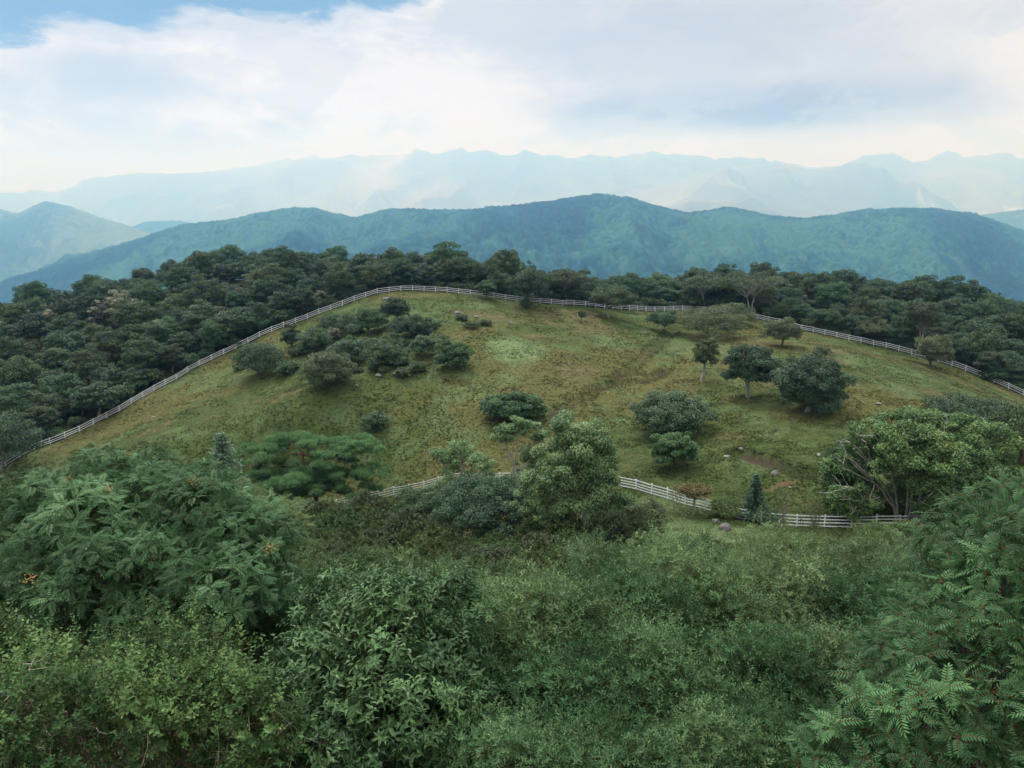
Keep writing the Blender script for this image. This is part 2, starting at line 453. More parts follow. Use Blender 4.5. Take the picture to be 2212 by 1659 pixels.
tr_ = nt.nodes.new('ShaderNodeBsdfTranslucent'); nt.links.new(a.outputs[0], tr_.inputs[0]); ms_ = nt.nodes.new('ShaderNodeMixShader'); ms_.inputs[0].default_value = 0.4
nt.links.new(pb.outputs[0], ms_.inputs[1]); nt.links.new(tr_.outputs[0], ms_.inputs[2]); nt.links.new(ms_.outputs[0], out.inputs[0])
setting(link('grass', raw_mesh('grass', V, np.arange(len(V)).reshape(-1, 3), np.zeros((0, 4), int), m, False, None, C)), 'stuff')

# ------------------------------------------------------------------ mountains
def forest_mat(name, stops, scale, bump=0.0, bscale=1.0):
    m, nt, out = new_mat(name)
    a = nt.nodes.new('ShaderNodeAttribute'); a.attribute_name = 'tint'
    c = ramp(nt, a.outputs['Fac'], stops)
    p = nt.nodes.new('ShaderNodeBsdfPrincipled'); p.inputs['Roughness'].default_value = 0.95; p.inputs['Specular IOR Level'].default_value = 0.05
    nt.links.new(c, p.inputs['Base Color'])
    if bump:
        tc = nt.nodes.new('ShaderNodeTexCoord'); nz = nt.nodes.new('ShaderNodeTexNoise')
        nz.inputs['Scale'].default_value = bscale; nz.inputs['Detail'].default_value = 5
        nt.links.new(tc.outputs['Object'], nz.inputs['Vector'])
        b = nt.nodes.new('ShaderNodeBump'); b.inputs['Distance'].default_value = bump
        nt.links.new(nz.outputs['Fac'], b.inputs['Height']); nt.links.new(b.outputs[0], p.inputs['Normal'])
    nt.links.new(p.outputs[0], out.inputs[0])
    return m

LOW = []
def mountain(name, sil, D, front, backd, slope, spur, spur_scale, crown, crown_size, mat, du, rows, wobble, seed, tint_fn=None, curve=None):
    """a range whose crest runs at distance D(u); rows run down the near and the far side of it"""
    sil = np.array(sil, float)
    u = np.arange(sil[0, 0], sil[-1, 0] + du, du)
    # smooth crest through the listed points
    v = np.interp(u, sil[:, 0], sil[:, 1])
    k = max(3, int(26 / du)); ker = np.hanning(k + 2)[1:-1]; ker /= ker.sum()
    v = np.convolve(np.pad(v, (k, k), 'edge'), ker, 'same')[k:-k]
    v = v + (0 if crown else 3.0) * (fbm(u / 60, u * 0 + seed, 4, seed + 1) - 0.5)
    Dl = D * (1 + wobble * (fbm(u / 420, u * 0 + seed, 3, seed) - 0.5))
    sx, _, sz = ray(u, v)
    sx = (u - 1106.0) / F / CP
    t = np.concatenate([-np.linspace(1, 0, rows) ** 1.15 * front, np.linspace(0, 1, max(6, rows // 6))[1:] * backd])
    Y = Dl[None, :] + t[:, None]
    X = sx[None, :] * Y
    # true crest height seen from the camera at its own distance
    zc = (sz * Dl)[None, :]
    d = np.abs(t)[:, None]
    env = sstep(0, front * 0.30, d)
    w = 0.10 * front
    z = zc - slope * (d * d / (d + w))
    wx = X + spur_scale * 0.5 * (fbm(X / spur_scale / 1.5, Y / spur_scale / 1.5, 3, seed + 3) - 0.5); wy = Y * 0.55
    z = z + spur * env * (ridged(wx / spur_scale, wy / spur_scale, 4, seed + 5) - 0.55) + spur * 0.10 * sstep(0, front * 0.04, d) * (fbm(X / spur_scale * 6, Y / spur_scale * 6, 3, seed + 8) - 0.5)
    tint = fbm(X / spur_scale, Y / spur_scale, 4, seed + 9)
    if crown:
        wd, wid = worley(X / crown_size, Y / crown_size, seed + 11)
        big = fbm(X / crown_size / 5, Y / crown_size / 5, 3, seed + 13)
        z = z + crown * (0.45 + 0.75 * wid) * np.sqrt(np.clip(1 - (wd * 1.25) ** 2, 0, 1)) + crown * 1.0 * (big - 0.5)
        tint = np.clip(0.5 + 1.35 * (tint - 0.5) + 0.5 * (wid - 0.5) + 0.5 * (big - 0.5), 0, 1)
    LOW.append(float(z.min()))
    if tint_fn is not None: tint = tint_fn(X, Y, z, tint, u[None, :] + 0 * X, t[:, None] + 0 * X)
    me = raw_mesh(name, np.stack([X, Y, z], -1).reshape(-1, 3), np.zeros((0, 3), int), grid_faces(len(t), len(u)), mat, True, {'tint': tint.ravel()})
    return setting(link(name, me))

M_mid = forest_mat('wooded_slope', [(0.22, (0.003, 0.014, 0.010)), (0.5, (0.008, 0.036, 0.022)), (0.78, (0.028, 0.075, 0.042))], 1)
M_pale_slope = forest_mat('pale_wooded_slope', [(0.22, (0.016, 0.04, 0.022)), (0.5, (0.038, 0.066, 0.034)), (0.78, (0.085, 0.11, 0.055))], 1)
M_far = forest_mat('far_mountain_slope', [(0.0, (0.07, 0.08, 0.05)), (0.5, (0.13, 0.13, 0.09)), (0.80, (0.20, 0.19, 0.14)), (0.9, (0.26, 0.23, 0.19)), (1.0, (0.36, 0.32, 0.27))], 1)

MID = [(-330,760),(-150,690),(0,628),(60,605),(150,580),(200,560),(330,520),(430,488),(520,480),(585,466),(640,455),(700,455),(780,475),(850,458),(900,455),(1000,458),(1100,450),(1200,435),(1280,424),
       (1340,431),(1400,449),(1470,465),(1550,452),(1600,462),(1640,471),(1700,475),(1760,470),(1840,458),(1950,453),(2050,465),(2120,488),(2212,520),(2400,580),(2560,610)]
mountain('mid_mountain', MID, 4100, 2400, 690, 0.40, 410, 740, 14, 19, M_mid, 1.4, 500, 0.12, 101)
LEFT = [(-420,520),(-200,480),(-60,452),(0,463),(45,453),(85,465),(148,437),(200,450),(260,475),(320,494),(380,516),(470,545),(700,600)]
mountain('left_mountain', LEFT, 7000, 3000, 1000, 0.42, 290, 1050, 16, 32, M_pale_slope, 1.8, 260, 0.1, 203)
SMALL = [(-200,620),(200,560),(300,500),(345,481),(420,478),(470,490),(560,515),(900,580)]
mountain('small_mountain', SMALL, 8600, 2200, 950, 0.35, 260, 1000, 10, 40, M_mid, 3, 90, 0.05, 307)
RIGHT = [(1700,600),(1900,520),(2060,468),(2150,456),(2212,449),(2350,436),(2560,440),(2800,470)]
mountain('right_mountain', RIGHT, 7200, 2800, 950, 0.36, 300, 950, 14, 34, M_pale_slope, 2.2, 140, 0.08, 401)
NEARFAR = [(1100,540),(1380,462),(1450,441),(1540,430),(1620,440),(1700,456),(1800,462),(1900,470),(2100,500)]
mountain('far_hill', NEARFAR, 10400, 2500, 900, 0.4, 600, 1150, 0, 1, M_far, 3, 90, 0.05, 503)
SCREE = [(1050,520),(1250,440),(1380,405),(1480,380),(1560,362),(1620,350),(1660,356),(1700,364),(1745,365),(1785,357),(1820,366),(1880,388),(1960,425),(2030,452),(2090,432),(2160,405),(2240,382),(2400,360),(2600,370)]
def scree(X, Y, z, tint, u, t):
    g = ridged(X / 560, Y / 560, 3, 77)
    w = sstep(1880, 1960, u) * (1 - sstep(2150, 2240, u)) * sstep(-4300, -2400, t) * (1 - sstep(-1100, -520, t))
    s = sstep(0.60, 0.72, fbm(X / 260, Y / 560, 4, 91) + 0.06) * w
    return np.clip(tint * (1 - s) + s * (0.92 + 0.08 * g), 0, 1)
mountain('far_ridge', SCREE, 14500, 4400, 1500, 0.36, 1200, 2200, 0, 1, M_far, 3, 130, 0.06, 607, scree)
FAR = [(-500,425),(-200,428),(0,424),(100,424),(170,420),(210,408),(250,390),(300,378),(350,374),(400,377),(500,370),(560,362),(650,350),(690,343),(720,348),(760,339),(800,341),(850,340),(900,336),(1000,338),(1050,341),(1100,347),(1150,349),
       (1230,347),(1290,341),(1350,339),(1430,335),(1490,338),(1515,350),(1600,346),(1700,362),(1800,366),(1840,360),(1880,354),(1900,359),(1960,350),(2010,341),(2080,337),(2110,337),(2140,346),(2212,340),(2300,338),(2500,350),(2800,372)]
def scree2(X, Y, z, tint, u, t):
    w = sstep(2080, 2150, u) * sstep(-5200, -2900, t) * (1 - sstep(-1400, -700, t))
    s = sstep(0.60, 0.70, fbm(X / 290, Y / 690, 4, 93) + 0.05) * w
    return np.clip(tint * (1 - s) + s * 0.95, 0, 1)
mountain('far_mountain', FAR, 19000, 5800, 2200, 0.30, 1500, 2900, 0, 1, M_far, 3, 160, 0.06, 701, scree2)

# ------------------------------------------------------------------ haze
me = bpy.data.meshes.new('haze')
hx, hy0, hy1, hz0, hz1 = 24000, -2500, 29000, min(LOW + [float(GZ.min())]) - 1.0, 1150
hv = [(i, j, k) for k in (hz0, hz1) for j in (hy0, hy1) for i in (-hx, hx)]
HAZE_D = 0.00018
g = Geo(); g.add(hv, None, [(0, 2, 3, 1), (4, 5, 7, 6), (0, 1, 5, 4), (2, 6, 7, 3), (0, 4, 6, 2), (1, 3, 7, 5)])
m = bpy.data.materials.new('haze'); m.use_nodes = True
nt = m.node_tree; nt.nodes.clear(); out = nt.nodes.new('ShaderNodeOutputMaterial')
pv = nt.nodes.new('ShaderNodeVolumePrincipled')
pv.inputs['Color'].default_value = (0.24, 0.53, 1.0, 1)
pv.inputs['Absorption Color'].default_value = (1, 1, 1, 1)
pv.inputs['Density'].default_value = HAZE_D
pv.inputs['Anisotropy'].default_value = 0.78
nt.links.new(pv.outputs[0], out.inputs['Volume'])
setting(link('haze', g.mesh('haze', m)), 'stuff')

# ------------------------------------------------------------------ sky and sun
SUN_EL, SUN_AZ = R(58), R(-28)          # azimuth from straight ahead, to the left
w = bpy.data.worlds.new('World'); scene.world = w; w.use_nodes = True
nt = w.node_tree; nt.nodes.clear()
out = nt.nodes.new('ShaderNodeOutputWorld')
sky = nt.nodes.new('ShaderNodeTexSky'); sky.sky_type = 'NISHITA'; sky.sun_disc = False
sky.sun_elevation = SUN_EL; sky.sun_rotation = SUN_AZ; sky.altitude = 1000
sky.air_density = 1.0; sky.dust_density = 1.0
bg1 = nt.nodes.new('ShaderNodeBackground'); bg1.inputs[1].default_value = 0.10
nt.links.new(sky.outputs[0], bg1.inputs[0])
tc = nt.nodes.new('ShaderNodeTexCoord'); sep = nt.nodes.new('ShaderNodeSeparateXYZ'); nt.links.new(tc.outputs['Generated'], sep.inputs[0])
el = math_(nt, 'ARCSINE', sep.outputs[2]); az = math_(nt, 'ARCTAN2', sep.outputs[0], sep.outputs[1])
cmb = nt.nodes.new('ShaderNodeCombineXYZ')
nt.links.new(az, cmb.inputs[0]); nt.links.new(math_(nt, 'MULTIPLY', el, 2.3), cmb.inputs[1])
def noise(scale, detail, off, dist=0.0, rough=0.55):
    mp = nt.nodes.new('ShaderNodeMapping'); mp.inputs['Location'].default_value = (off, off * 0.7, off * 1.3)
    nt.links.new(cmb.outputs[0], mp.inputs[0])
    n = nt.nodes.new('ShaderNodeTexNoise'); n.inputs['Scale'].default_value = scale; n.inputs['Detail'].default_value = detail
    n.inputs['Distortion'].default_value = dist; n.inputs['Roughness'].default_value = rough
    nt.links.new(mp.outputs[0], n.inputs['Vector'])
    return n.outputs['Fac']
def clampramp(f, a, b, va=0.0, vb=1.0, smooth=True):
    n = nt.nodes.new('ShaderNodeMapRange'); n.interpolation_type = 'SMOOTHSTEP' if smooth else 'LINEAR'
    for i, k in enumerate((a, b, va, vb)): n.inputs[1 + i].default_value = k
    nt.links.new(f, n.inputs[0]); return n.outputs[0]
def blob(a0, e0, sa, se, n, amt, lo=0.5, hi=1.3):
    """1 inside an ellipse of the sky, its edge torn by noise"""
    da = math_(nt, 'DIVIDE', math_(nt, 'SUBTRACT', az, a0), sa); de = math_(nt, 'DIVIDE', math_(nt, 'SUBTRACT', el, e0), se)
    d = math_(nt, 'SQRT', math_(nt, 'ADD', math_(nt, 'MULTIPLY', da, da), math_(nt, 'MULTIPLY', de, de)))
    d = math_(nt, 'ADD', d, math_(nt, 'MULTIPLY', math_(nt, 'SUBTRACT', n, 0.5), amt))
    return clampramp(d, lo, hi, 1.0, 0.0)
def mixc(f, a, b):
    n = nt.nodes.new('ShaderNodeMix'); n.data_type = 'RGBA'
    nt.links.new(f, n.inputs[0])
    for i, k in ((6, a), (7, b)):
        if isinstance(k, tuple): n.inputs[i].default_value = (*k, 1)
        else: nt.links.new(k, n.inputs[i])
    return n.outputs[2]
n1 = noise(3.2, 7, 3.1, 0.3); n2 = noise(8.0, 8, 7.7, 0.4, 0.6); n3 = noise(1.6, 5, 1.9)
white = (0.92, 0.90, 0.91); grey = (0.62, 0.60, 0.58); slate = (0.30, 0.44, 0.53)
c = mixc(clampramp(math_(nt, 'ADD', math_(nt, 'MULTIPLY', n1, 0.6), math_(nt, 'MULTIPLY', n2, 0.4)), 0.455, 0.56), white, grey)
for (a0, e0, sa, se, nn, amt, lo, hi, col, f) in [
        (0.20, 0.175, 0.26, 0.075, n1, 2.2, 0.3, 1.5, (0.48, 0.45, 0.42), 0.8),
        (0.26, 0.105, 0.21, 0.026, n1, 2.0, 0.2, 1.5, (0.26, 0.13, 0.07), 0.95),
        (0.33, 0.093, 0.09, 0.014, n2, 1.6, 0.2, 1.3, (0.20, 0.08, 0.03), 0.85),
        (-0.44, 0.125, 0.10, 0.03, n1, 2.0, 0.2, 1.4, (0.44, 0.42, 0.40), 0.8),
        (0.58, 0.15, 0.10, 0.06, n2, 1.6, 0.2, 1.3, (0.97, 0.93, 0.93), 0.85),
        (-0.10, 0.12, 0.15, 0.05, n2, 1.8, 0.2, 1.4, (0.98, 0.94, 0.94), 0.9),
        (-0.28, 0.155, 0.10, 0.03, n2, 2.4, 0.2, 1.3, (0.97, 0.94, 0.95), 0.85)]:
    c = mixc(math_(nt, 'MULTIPLY', blob(a0, e0, sa, se, nn, amt, lo, hi), f), c, col)
lowhaze = clampramp(el, 0.03, 0.085, 1.0, 0.0)
n4 = noise(5.0, 10, 12.3, 0.6, 0.62)
c = mixc(math_(nt, 'MULTIPLY', clampramp(n4, 0.49, 0.56), 0.45), c, (0.60, 0.58, 0.56))
c = mixc(math_(nt, 'MULTIPLY', lowhaze, 0.5), c, (0.95, 0.91, 0.92))
# the overcast grows brighter towards the zenith
gain = math_(nt, 'MULTIPLY', clampramp(el, 0.24, 1.15, 1.0, 5.4), clampramp(el, 0.03, 0.15, 1.06, 0.97))
vm = nt.nodes.new('ShaderNodeVectorMath'); vm.operation = 'SCALE'; nt.links.new(c, vm.inputs[0]); nt.links.new(gain, vm.inputs['Scale'])
tone = mixc(clampramp(el, 0.03, 0.15), (0.965, 0.94, 0.96), (0.97, 0.885, 0.73))
mt = nt.nodes.new('ShaderNodeMix'); mt.data_type = 'RGBA'; mt.blend_type = 'MULTIPLY'; mt.inputs[0].default_value = 1.0
tone = mixc(clampramp(el, 0.24, 0.6), tone, (0.97, 1.0, 1.0))
nt.links.new(vm.outputs[0], mt.inputs[6]); nt.links.new(tone, mt.inputs[7])
bg2 = nt.nodes.new('ShaderNodeBackground'); nt.links.new(mt.outputs[2], bg2.inputs[0])
# a gap of darker blue sky high on the left
gapn = math_(nt, 'ADD', math_(nt, 'MULTIPLY', n1, 0.55), math_(nt, 'MULTIPLY', n2, 0.45))
gap = blob(-0.50, 0.272, 0.42, 0.105, gapn, 2.1, 0.88, 1.06)
mx2 = nt.nodes.new('ShaderNodeMixShader')
bg3 = nt.nodes.new('ShaderNodeBackground'); bg3.inputs[0].default_value = (0.01, 0.03, 0.05, 1)
ad = nt.nodes.new('ShaderNodeMixShader'); ad.inputs[0].default_value = 0.95
nt.links.new(bg1.outputs[0], ad.inputs[1]); nt.links.new(bg3.outputs[0], ad.inputs[2])
nt.links.new(math_(nt, 'MULTIPLY', gap, 0.93), mx2.inputs[0]); nt.links.new(bg2.outputs[0], mx2.inputs[1]); nt.links.new(ad.outputs[0], mx2.inputs[2])
nt.links.new(mx2.outputs[0], out.inputs[0])
sd = bpy.data.lights.new('sun', 'SUN'); sd.energy = 3.6; sd.angle = R(7); sd.color = (1.0, 0.97, 0.93)
so = bpy.data.objects.new('sun', sd); COL.objects.link(so)
sdir = Vector((math.cos(SUN_EL) * math.sin(SUN_AZ), math.cos(SUN_EL) * math.cos(SUN_AZ), math.sin(SUN_EL)))
so.rotation_euler = sdir.to_track_quat('Z', 'Y').to_euler()
so.location = (0, 0, 60)

vs = scene.view_settings
vs.view_transform = 'Standard'; vs.look = 'None'; vs.gamma = 1.0; vs.exposure = 0.0; vs.use_curve_mapping = False
cy = scene.cycles
cy.max_bounces = 6; cy.diffuse_bounces = 3; cy.glossy_bounces = 2; cy.transmission_bounces = 3; cy.volume_bounces = 2; cy.transparent_max_bounces = 4
cy.use_denoising = True
cy.denoiser = 'OPENIMAGEDENOISE'
cy.caustics_reflective = False; cy.caustics_refractive = False
# ------------------------------------------------------------------ foliage templates
def leaf4(w=0.5, fold=0.10, droop=0.12, tint=0.0):
    return Geo().add([(0, 0, 0), (0.45, w / 2, fold), (1, 0, -droop), (0.45, -w / 2, fold)], [(0, 2, 1), (0, 3, 2)], None, tint)

def leaf8(w=0.4, fold=0.07, droop=0.18, tint=0.0):
    V = [(0, 0, 0), (0.28, w * 0.42, fold - droop * 0.05), (0.62, w * 0.45, fold - droop * 0.35), (1, 0, -droop), (0.62, -w * 0.45, fold - droop * 0.35), (0.28, -w * 0.42, fold - droop * 0.05), (0.28, 0, -droop * 0.05), (0.62, 0, -droop * 0.35)]
    return Geo().add(V, [(0, 6, 1), (7, 3, 2), (0, 5, 6), (7, 4, 3)], [(6, 7, 2, 1), (5, 4, 7, 6)], tint)

def unit(a):
    return a / (np.linalg.norm(a, axis=-1, keepdims=True) + 1e-9)

def rowan_leaf(tpl, pairs=6, r=None):
    """a feather-like leaf of length 1 along x"""
    g = Geo()
    xs = np.linspace(0.26, 0.90, pairs)
    zc = lambda x: 0.16 * x - 0.42 * x * x
    P = []; X = []; Z = []; S = []
    for i, x in enumerate(xs):
        for s in (-1, 1):
            ang = R(66 - 14 * i / pairs) * s
            P.append((x, 0, zc(x))); X.append((math.cos(ang), math.sin(ang), -0.16 + (0.16 - 0.84 * x) * math.cos(ang) * 0.6)); Z.append((0, -0.15 * s, 1))
            S.append(0.34 * (1.0 - 0.25 * abs(i / (pairs - 1) - 0.4)))
    P.append((0.95, 0, zc(0.95))); X.append((1, 0, -0.75)); Z.append((0.6, 0, 1)); S.append(0.33)
    jit = (r.random(len(P)) - 0.5) * 0.16
    g.scatter(tpl, np.array(P), np.array(X) + (r.random((len(P), 3)) - 0.5) * 0.16, np.array(Z), np.array(S), jit)
    pts = [(x, 0, zc(x)) for x in (0, 0.35, 0.7, 0.96)]
    for a, b in zip(pts[:-1], pts[1:]):
        g.add([(a[0], -0.006, a[2]), (a[0], 0.006, a[2]), (b[0], 0.004, b[2]), (b[0], -0.004, b[2])], None, [(0, 1, 2, 3)], 2.0)
    return g

def rosette(leaf, n, r, el0=35, el1=-15, size=(0.8, 1.1), twig=0.0):
    """n leaves round a shoot tip, +z along the shoot"""
    g = Geo()
    a = np.arange(n) * 2.399 + r.random(n) * 0.5
    e = np.radians(np.linspace(el0, el1, n) + (r.random(n) - 0.5) * 16)
    X = np.stack([np.cos(a) * np.cos(e), np.sin(a) * np.cos(e), np.sin(e)], -1)
    Zv = np.stack([-np.cos(a) * np.sin(e), -np.sin(a) * np.sin(e), np.cos(e)], -1) + (r.random((n, 3)) - 0.5) * 0.4
    P = np.stack([0 * a, 0 * a, -np.linspace(0, twig, n)], -1)
    g.scatter(leaf, P, X, Zv, size[0] + (size[1] - size[0]) * r.random(n), (r.random(n) - 0.5) * 0.25)
    if twig: g.tube([(0, 0, -twig * 1.6), (0.01, 0.01, -twig * 0.5), (0, 0, 0.02)], [0.006, 0.004, 0.002], 3)
    return g

def spray(leaf, n, r, L, lsize, spread=60, arch=0.3, pair=False, tipgain=0.25):
    """a shoot of length L along +z that arches over, leaves along it"""
    g = Geo()
    t = np.linspace(0.12, 1.0, n)
    if pair: t = np.repeat(np.linspace(0.12, 1.0, n // 2), 2); n = len(t)
    px = arch * L * t ** 2; pz = L * (t - 0.25 * arch * t ** 2)
    a = (np.arange(n) * (math.pi if pair else 2.399)) + (np.repeat(np.arange(n // 2) * 1.571, 2) if pair else 0) + r.random(n) * 0.6
    e = np.radians(90 - spread) * (1 + 0.4 * (r.random(n) - 0.5))
    X = np.stack([np.cos(a) * np.cos(e) + 0.3 * arch, np.sin(a) * np.cos(e), np.sin(e)], -1)
    Zv = np.stack([-np.cos(a) * 0.5, -np.sin(a) * 0.5, np.ones(n)], -1) + (r.random((n, 3)) - 0.5) * 0.5
    P = np.stack([px, 0 * px, pz], -1)
    g.scatter(leaf, P, X, Zv, lsize * (0.75 + 0.5 * r.random(n)) * (1 - 0.35 * t ** 3), tipgain * (t - 0.5) + (r.random(n) - 0.5) * 0.2)
    tt = np.linspace(0, 1, 5)
    g.tube(np.stack([arch * L * tt ** 2, 0 * tt, L * (tt - 0.25 * arch * tt ** 2)], -1), 0.004 * (1.2 - tt) + 0.0008, 3)
    return g

def twiggy(main, r, L, n):
    """a branchlet with side sprays"""
    g = Geo()
    V = main.arrays()
    t = np.linspace(0.15, 1.0, n)
    a = np.arange(n) * 2.399 + r.random(n)
    e = np.radians(35 + 25 * r.random(n)); e[-1] = 1.5
    Zv = np.stack([np.cos(a) * np.cos(e), np.sin(a) * np.cos(e), np.sin(e)], -1)
    X = np.stack([np.cos(a) * np.sin(e), np.sin(a) * np.sin(e), -np.cos(e)], -1)
    P = np.stack([0.12 * L * t ** 2, 0 * t, L * t * 0.8], -1)
    g.scatter(V, P, X, Zv, 0.75 + 0.4 * r.random(n), (r.random(n) - 0.5) * 0.2)
    g.tube(np.stack([0.12 * L * t ** 2, 0 * t, L * t * 0.8], -1), np.linspace(0.006, 0.002, n), 3)
    return g

# ------------------------------------------------------------------ crowns
def ellipsoid_lobes(c, rad, n, sub, r, zmin=-0.3, out=0.72):
    """lobes crowded over an ellipsoid: centres (n,3) and radii (n,3)"""
    d = unit(r.normal(size=(n * 6, 3))); d = d[d[:, 2] > zmin]
    # spread the directions out
    pick = [0]
    for _ in range(n - 1):
        m = np.min(1 - d @ d[pick].T, axis=1); m = m + 0.12 * r.random(len(m))
        pick.append(int(np.argmax(m)))
    d = d[pick]
    s = sub * (0.55 + 0.8 * r.random(n))
    mr = float(np.mean(rad))
    C = np.asarray(c) + d * np.asarray(rad) * out * (0.85 + 0.3 * r.random((n, 1)))
    return C, (s * mr)[:, None] * np.ones(3)

def cloud(C, Rd, n, r, depth=0.16, zmin=-0.55, inner=0.12):
    """points over the outside of a set of lobes: position, outward normal, lobe number"""
    area = (Rd[:, 0] * Rd[:, 1] + Rd[:, 0] * Rd[:, 2]); k = r.choice(len(C), int(n * 2.6), p=area / area.sum())
    d = unit(r.normal(size=(len(k), 3))); ok = d[:, 2] > zmin - 0.3 * r.random(len(k)); d = d[ok]; k = k[ok]
    rr = 1 - np.abs(r.normal(size=len(k))) * depth
    P = C[k] + d * Rd[k] * rr[:, None]
    # drop what lies deep inside another lobe
    buried = np.zeros(len(P), bool)
    for j in range(len(C)):
        q = (P - C[j]) / Rd[j]
        buried |= ((q * q).sum(1) < 0.55) & (k != j)
    keep = ~buried | (r.random(len(P)) < inner)
    P, d, k = P[keep][:n], d[keep][:n], k[keep][:n]
    N = unit(d / Rd[k])
    return P, N, k

def leafy(g, C, Rd, n, size, r, leaf, up=0.6, depth=0.16, zmin=-0.55, lobe_var=0.16, size_var=0.5, hang=0.0, sheen=0.1, inner=0.12):
    P, N, k = cloud(C, Rd, n, r, depth, zmin, inner)
    n = len(P)
    lt = (r.random(len(C)) - 0.5) * 2 * lobe_var
    Zv = unit(N * (1 - up * 0.5) + np.array([0, 0, up]) + r.normal(size=(n, 3)) * 0.35)
    X = np.cross(Zv, r.normal(size=(n, 3))) + N * 0.5 - np.array([0, 0, hang])
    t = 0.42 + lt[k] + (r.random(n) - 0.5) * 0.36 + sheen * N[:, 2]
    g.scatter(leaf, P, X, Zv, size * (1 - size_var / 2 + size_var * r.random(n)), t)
    return g

def limb_path(a, b, r, bend=0.18, n=6, sag=0.0):
    a, b = np.asarray(a, float), np.asarray(b, float)
    t = np.linspace(0, 1, n)[:, None]
    L = np.linalg.norm(b - a)
    p = a + (b - a) * t
    o = unit(r.normal(size=3)) * bend * L
    p = p + np.sin(t * math.pi) * o * 0.6 + r.normal(size=(n, 3)) * L * 0.018 * np.sin(t * math.pi)
    p[:, 2] += sag * L * (np.sin(t[:, 0] * math.pi))
    return p

LEAF = leaf4(0.62, 0.08, 0.15)
LEAFN = leaf4(0.34, 0.06, 0.2)
LEAFB = leaf8(0.44)

def broad_tree(seed, Rr, H, clear, nl=16, nleaf=5000, ls=0.3, sub=0.40, flat=0.62, crown_mat=None, bark=None, stems=1, tr=None, lean=(0, 0), up=0.6, leaf=LEAF,
               zmin=-0.25, lobe_var=0.16, depth=0.18, hang=0.0, limbs=None, spread=0.25, squash=(1, 1), bare=0, twigs=None):
    """trunk and crown meshes of a broadleaf tree of crown radius Rr and height H"""
    r = np.random.default_rng(seed)
    hc = (H - clear) / 2
    c = np.array([lean[0], lean[1], clear + hc * 0.86])
    nl = int(nl * 2.2); sub = sub * 0.66
    C, Rd = ellipsoid_lobes(c, np.array([Rr * squash[0], Rr * squash[1], hc]), nl, sub, r, zmin, 0.80)
    C = c + (C - c) * (0.66 + 0.42 * r.random((len(C), 1))) * np.array([1.06, 1.06, 1.0])
    depth = depth + 0.12
    Rd[:, 2] *= flat
    C = np.concatenate([C, c[None]]); Rd = np.concatenate([Rd, np.array([[Rr * 0.62 * squash[0], Rr * 0.62 * squash[1], hc * 0.62]])])
    fz = (H - 0.05 * H) / np.max(C[:, 2] + Rd[:, 2]); C[:, 2] *= fz; Rd[:, 2] *= fz
    fx = Rr * 0.97 / np.percentile(np.abs(C[:, 0] - c[0]) / squash[0] + Rd[:, 0], 93); C[:, :2] = c[:2] + (C[:, :2] - c[:2]) * fx; Rd[:, :2] *= fx
    g = Geo(); leafy(g, C, Rd, nleaf, ls, r, leaf, up, depth, -0.6, lobe_var, hang=hang)
    t = Geo()
    tr = tr or 0.035 * H
    for s in range(stems):
        off = np.array([0, 0, 0]) if stems == 1 else np.array([math.cos(s * 2.4 + seed) * tr * 1.4, math.sin(s * 2.4 + seed) * tr * 1.4, 0])
        fork = np.array([lean[0] * 0.5 + (r.random() - 0.5) * spread * Rr, lean[1] * 0.5 + (r.random() - 0.5) * spread * Rr, clear + 0.25 * hc]) + off * 2
        p = limb_path(off + [0, 0, -0.3], fork, r, 0.08)
        t.tube(p, np.linspace(tr * 1.25, tr * 0.75, len(p)), 8)
        for j in range(limbs or 6):
            tgt = C[(j * stems + s) % len(C)]
            q = limb_path(p[-1] - [0, 0, 0.15 * r.random() * clear], tgt, r, 0.15, 6, 0.05)
            t.tube(q, np.linspace(tr * 0.55, tr * 0.10, 6), 5)
            for b in range(2):
                e = tgt + unit(r.normal(size=3)) * Rd[0, 0] * 0.9
                t.tube(limb_path(q[3], e, r, 0.15, 4), np.linspace(tr * 0.22, tr * 0.05, 4), 4)
    return t.mesh('trunk', bark or M_bark), g.mesh('crown', crown_mat)

def conifer(seed, H, Rr, whorls, mat, bark, ls=0.12, per=9, tufts=9, droop=0.25):
    r = np.random.default_rng(seed)
    t = Geo(); g = Geo()
    t.tube([(0, 0, -0.3), (0.02 * H, 0, H * 0.5), (0, 0, H)], [0.025 * H, 0.016 * H, 0.004 * H], 6)
    P = []; X = []; T = []
    for w_ in range(whorls):
        f = w_ / (whorls - 1)
        z = H * (0.08 + 0.9 * f); L = Rr * (1 - f) ** 0.8 + 0.04 * Rr
        for b in range(per):
            a = b * 6.283 / per + w_ * 0.7 + r.random() * 0.5; Lb = L * (0.7 + 0.5 * r.random())
            d = np.array([math.cos(a), math.sin(a), 0])
            for s in np.linspace(0.2, 1, max(3, int(tufts * (1 - f) + 3))):
                for k in range(3):
                    p = d * Lb * s + np.array([0, 0, z - droop * Lb * s + 0.14 * Lb * s * s]) + r.normal(size=3) * np.array([0.05, 0.05, 0.03]) * Rr
                    P.append(p); X.append(d + r.normal(size=3) * 0.55 + np.array([0, 0, 0.15])); T.append(0.3 + 0.35 * s + 0.3 * (r.random() - 0.5))
            t.tube([(0, 0, z), d * Lb * 0.9 + np.array([0, 0, z - droop * Lb + 0.12 * Lb])], [0.006 * H, 0.002 * H], 3)
    P = np.array(P); X = np.array(X); n = len(P)
    for k in range(3):
        g.scatter(leaf4(0.30, 0.05, 0.05), P + r.normal(size=P.shape) * 0.02, X + r.normal(size=P.shape) * 0.35, np.array([0, 0, 1.0]) + r.normal(size=P.shape) * 0.4, ls * (0.7 + 0.6 * r.random(n)), np.array(T))
    return t.mesh('trunk', bark), g.mesh('crown', mat)

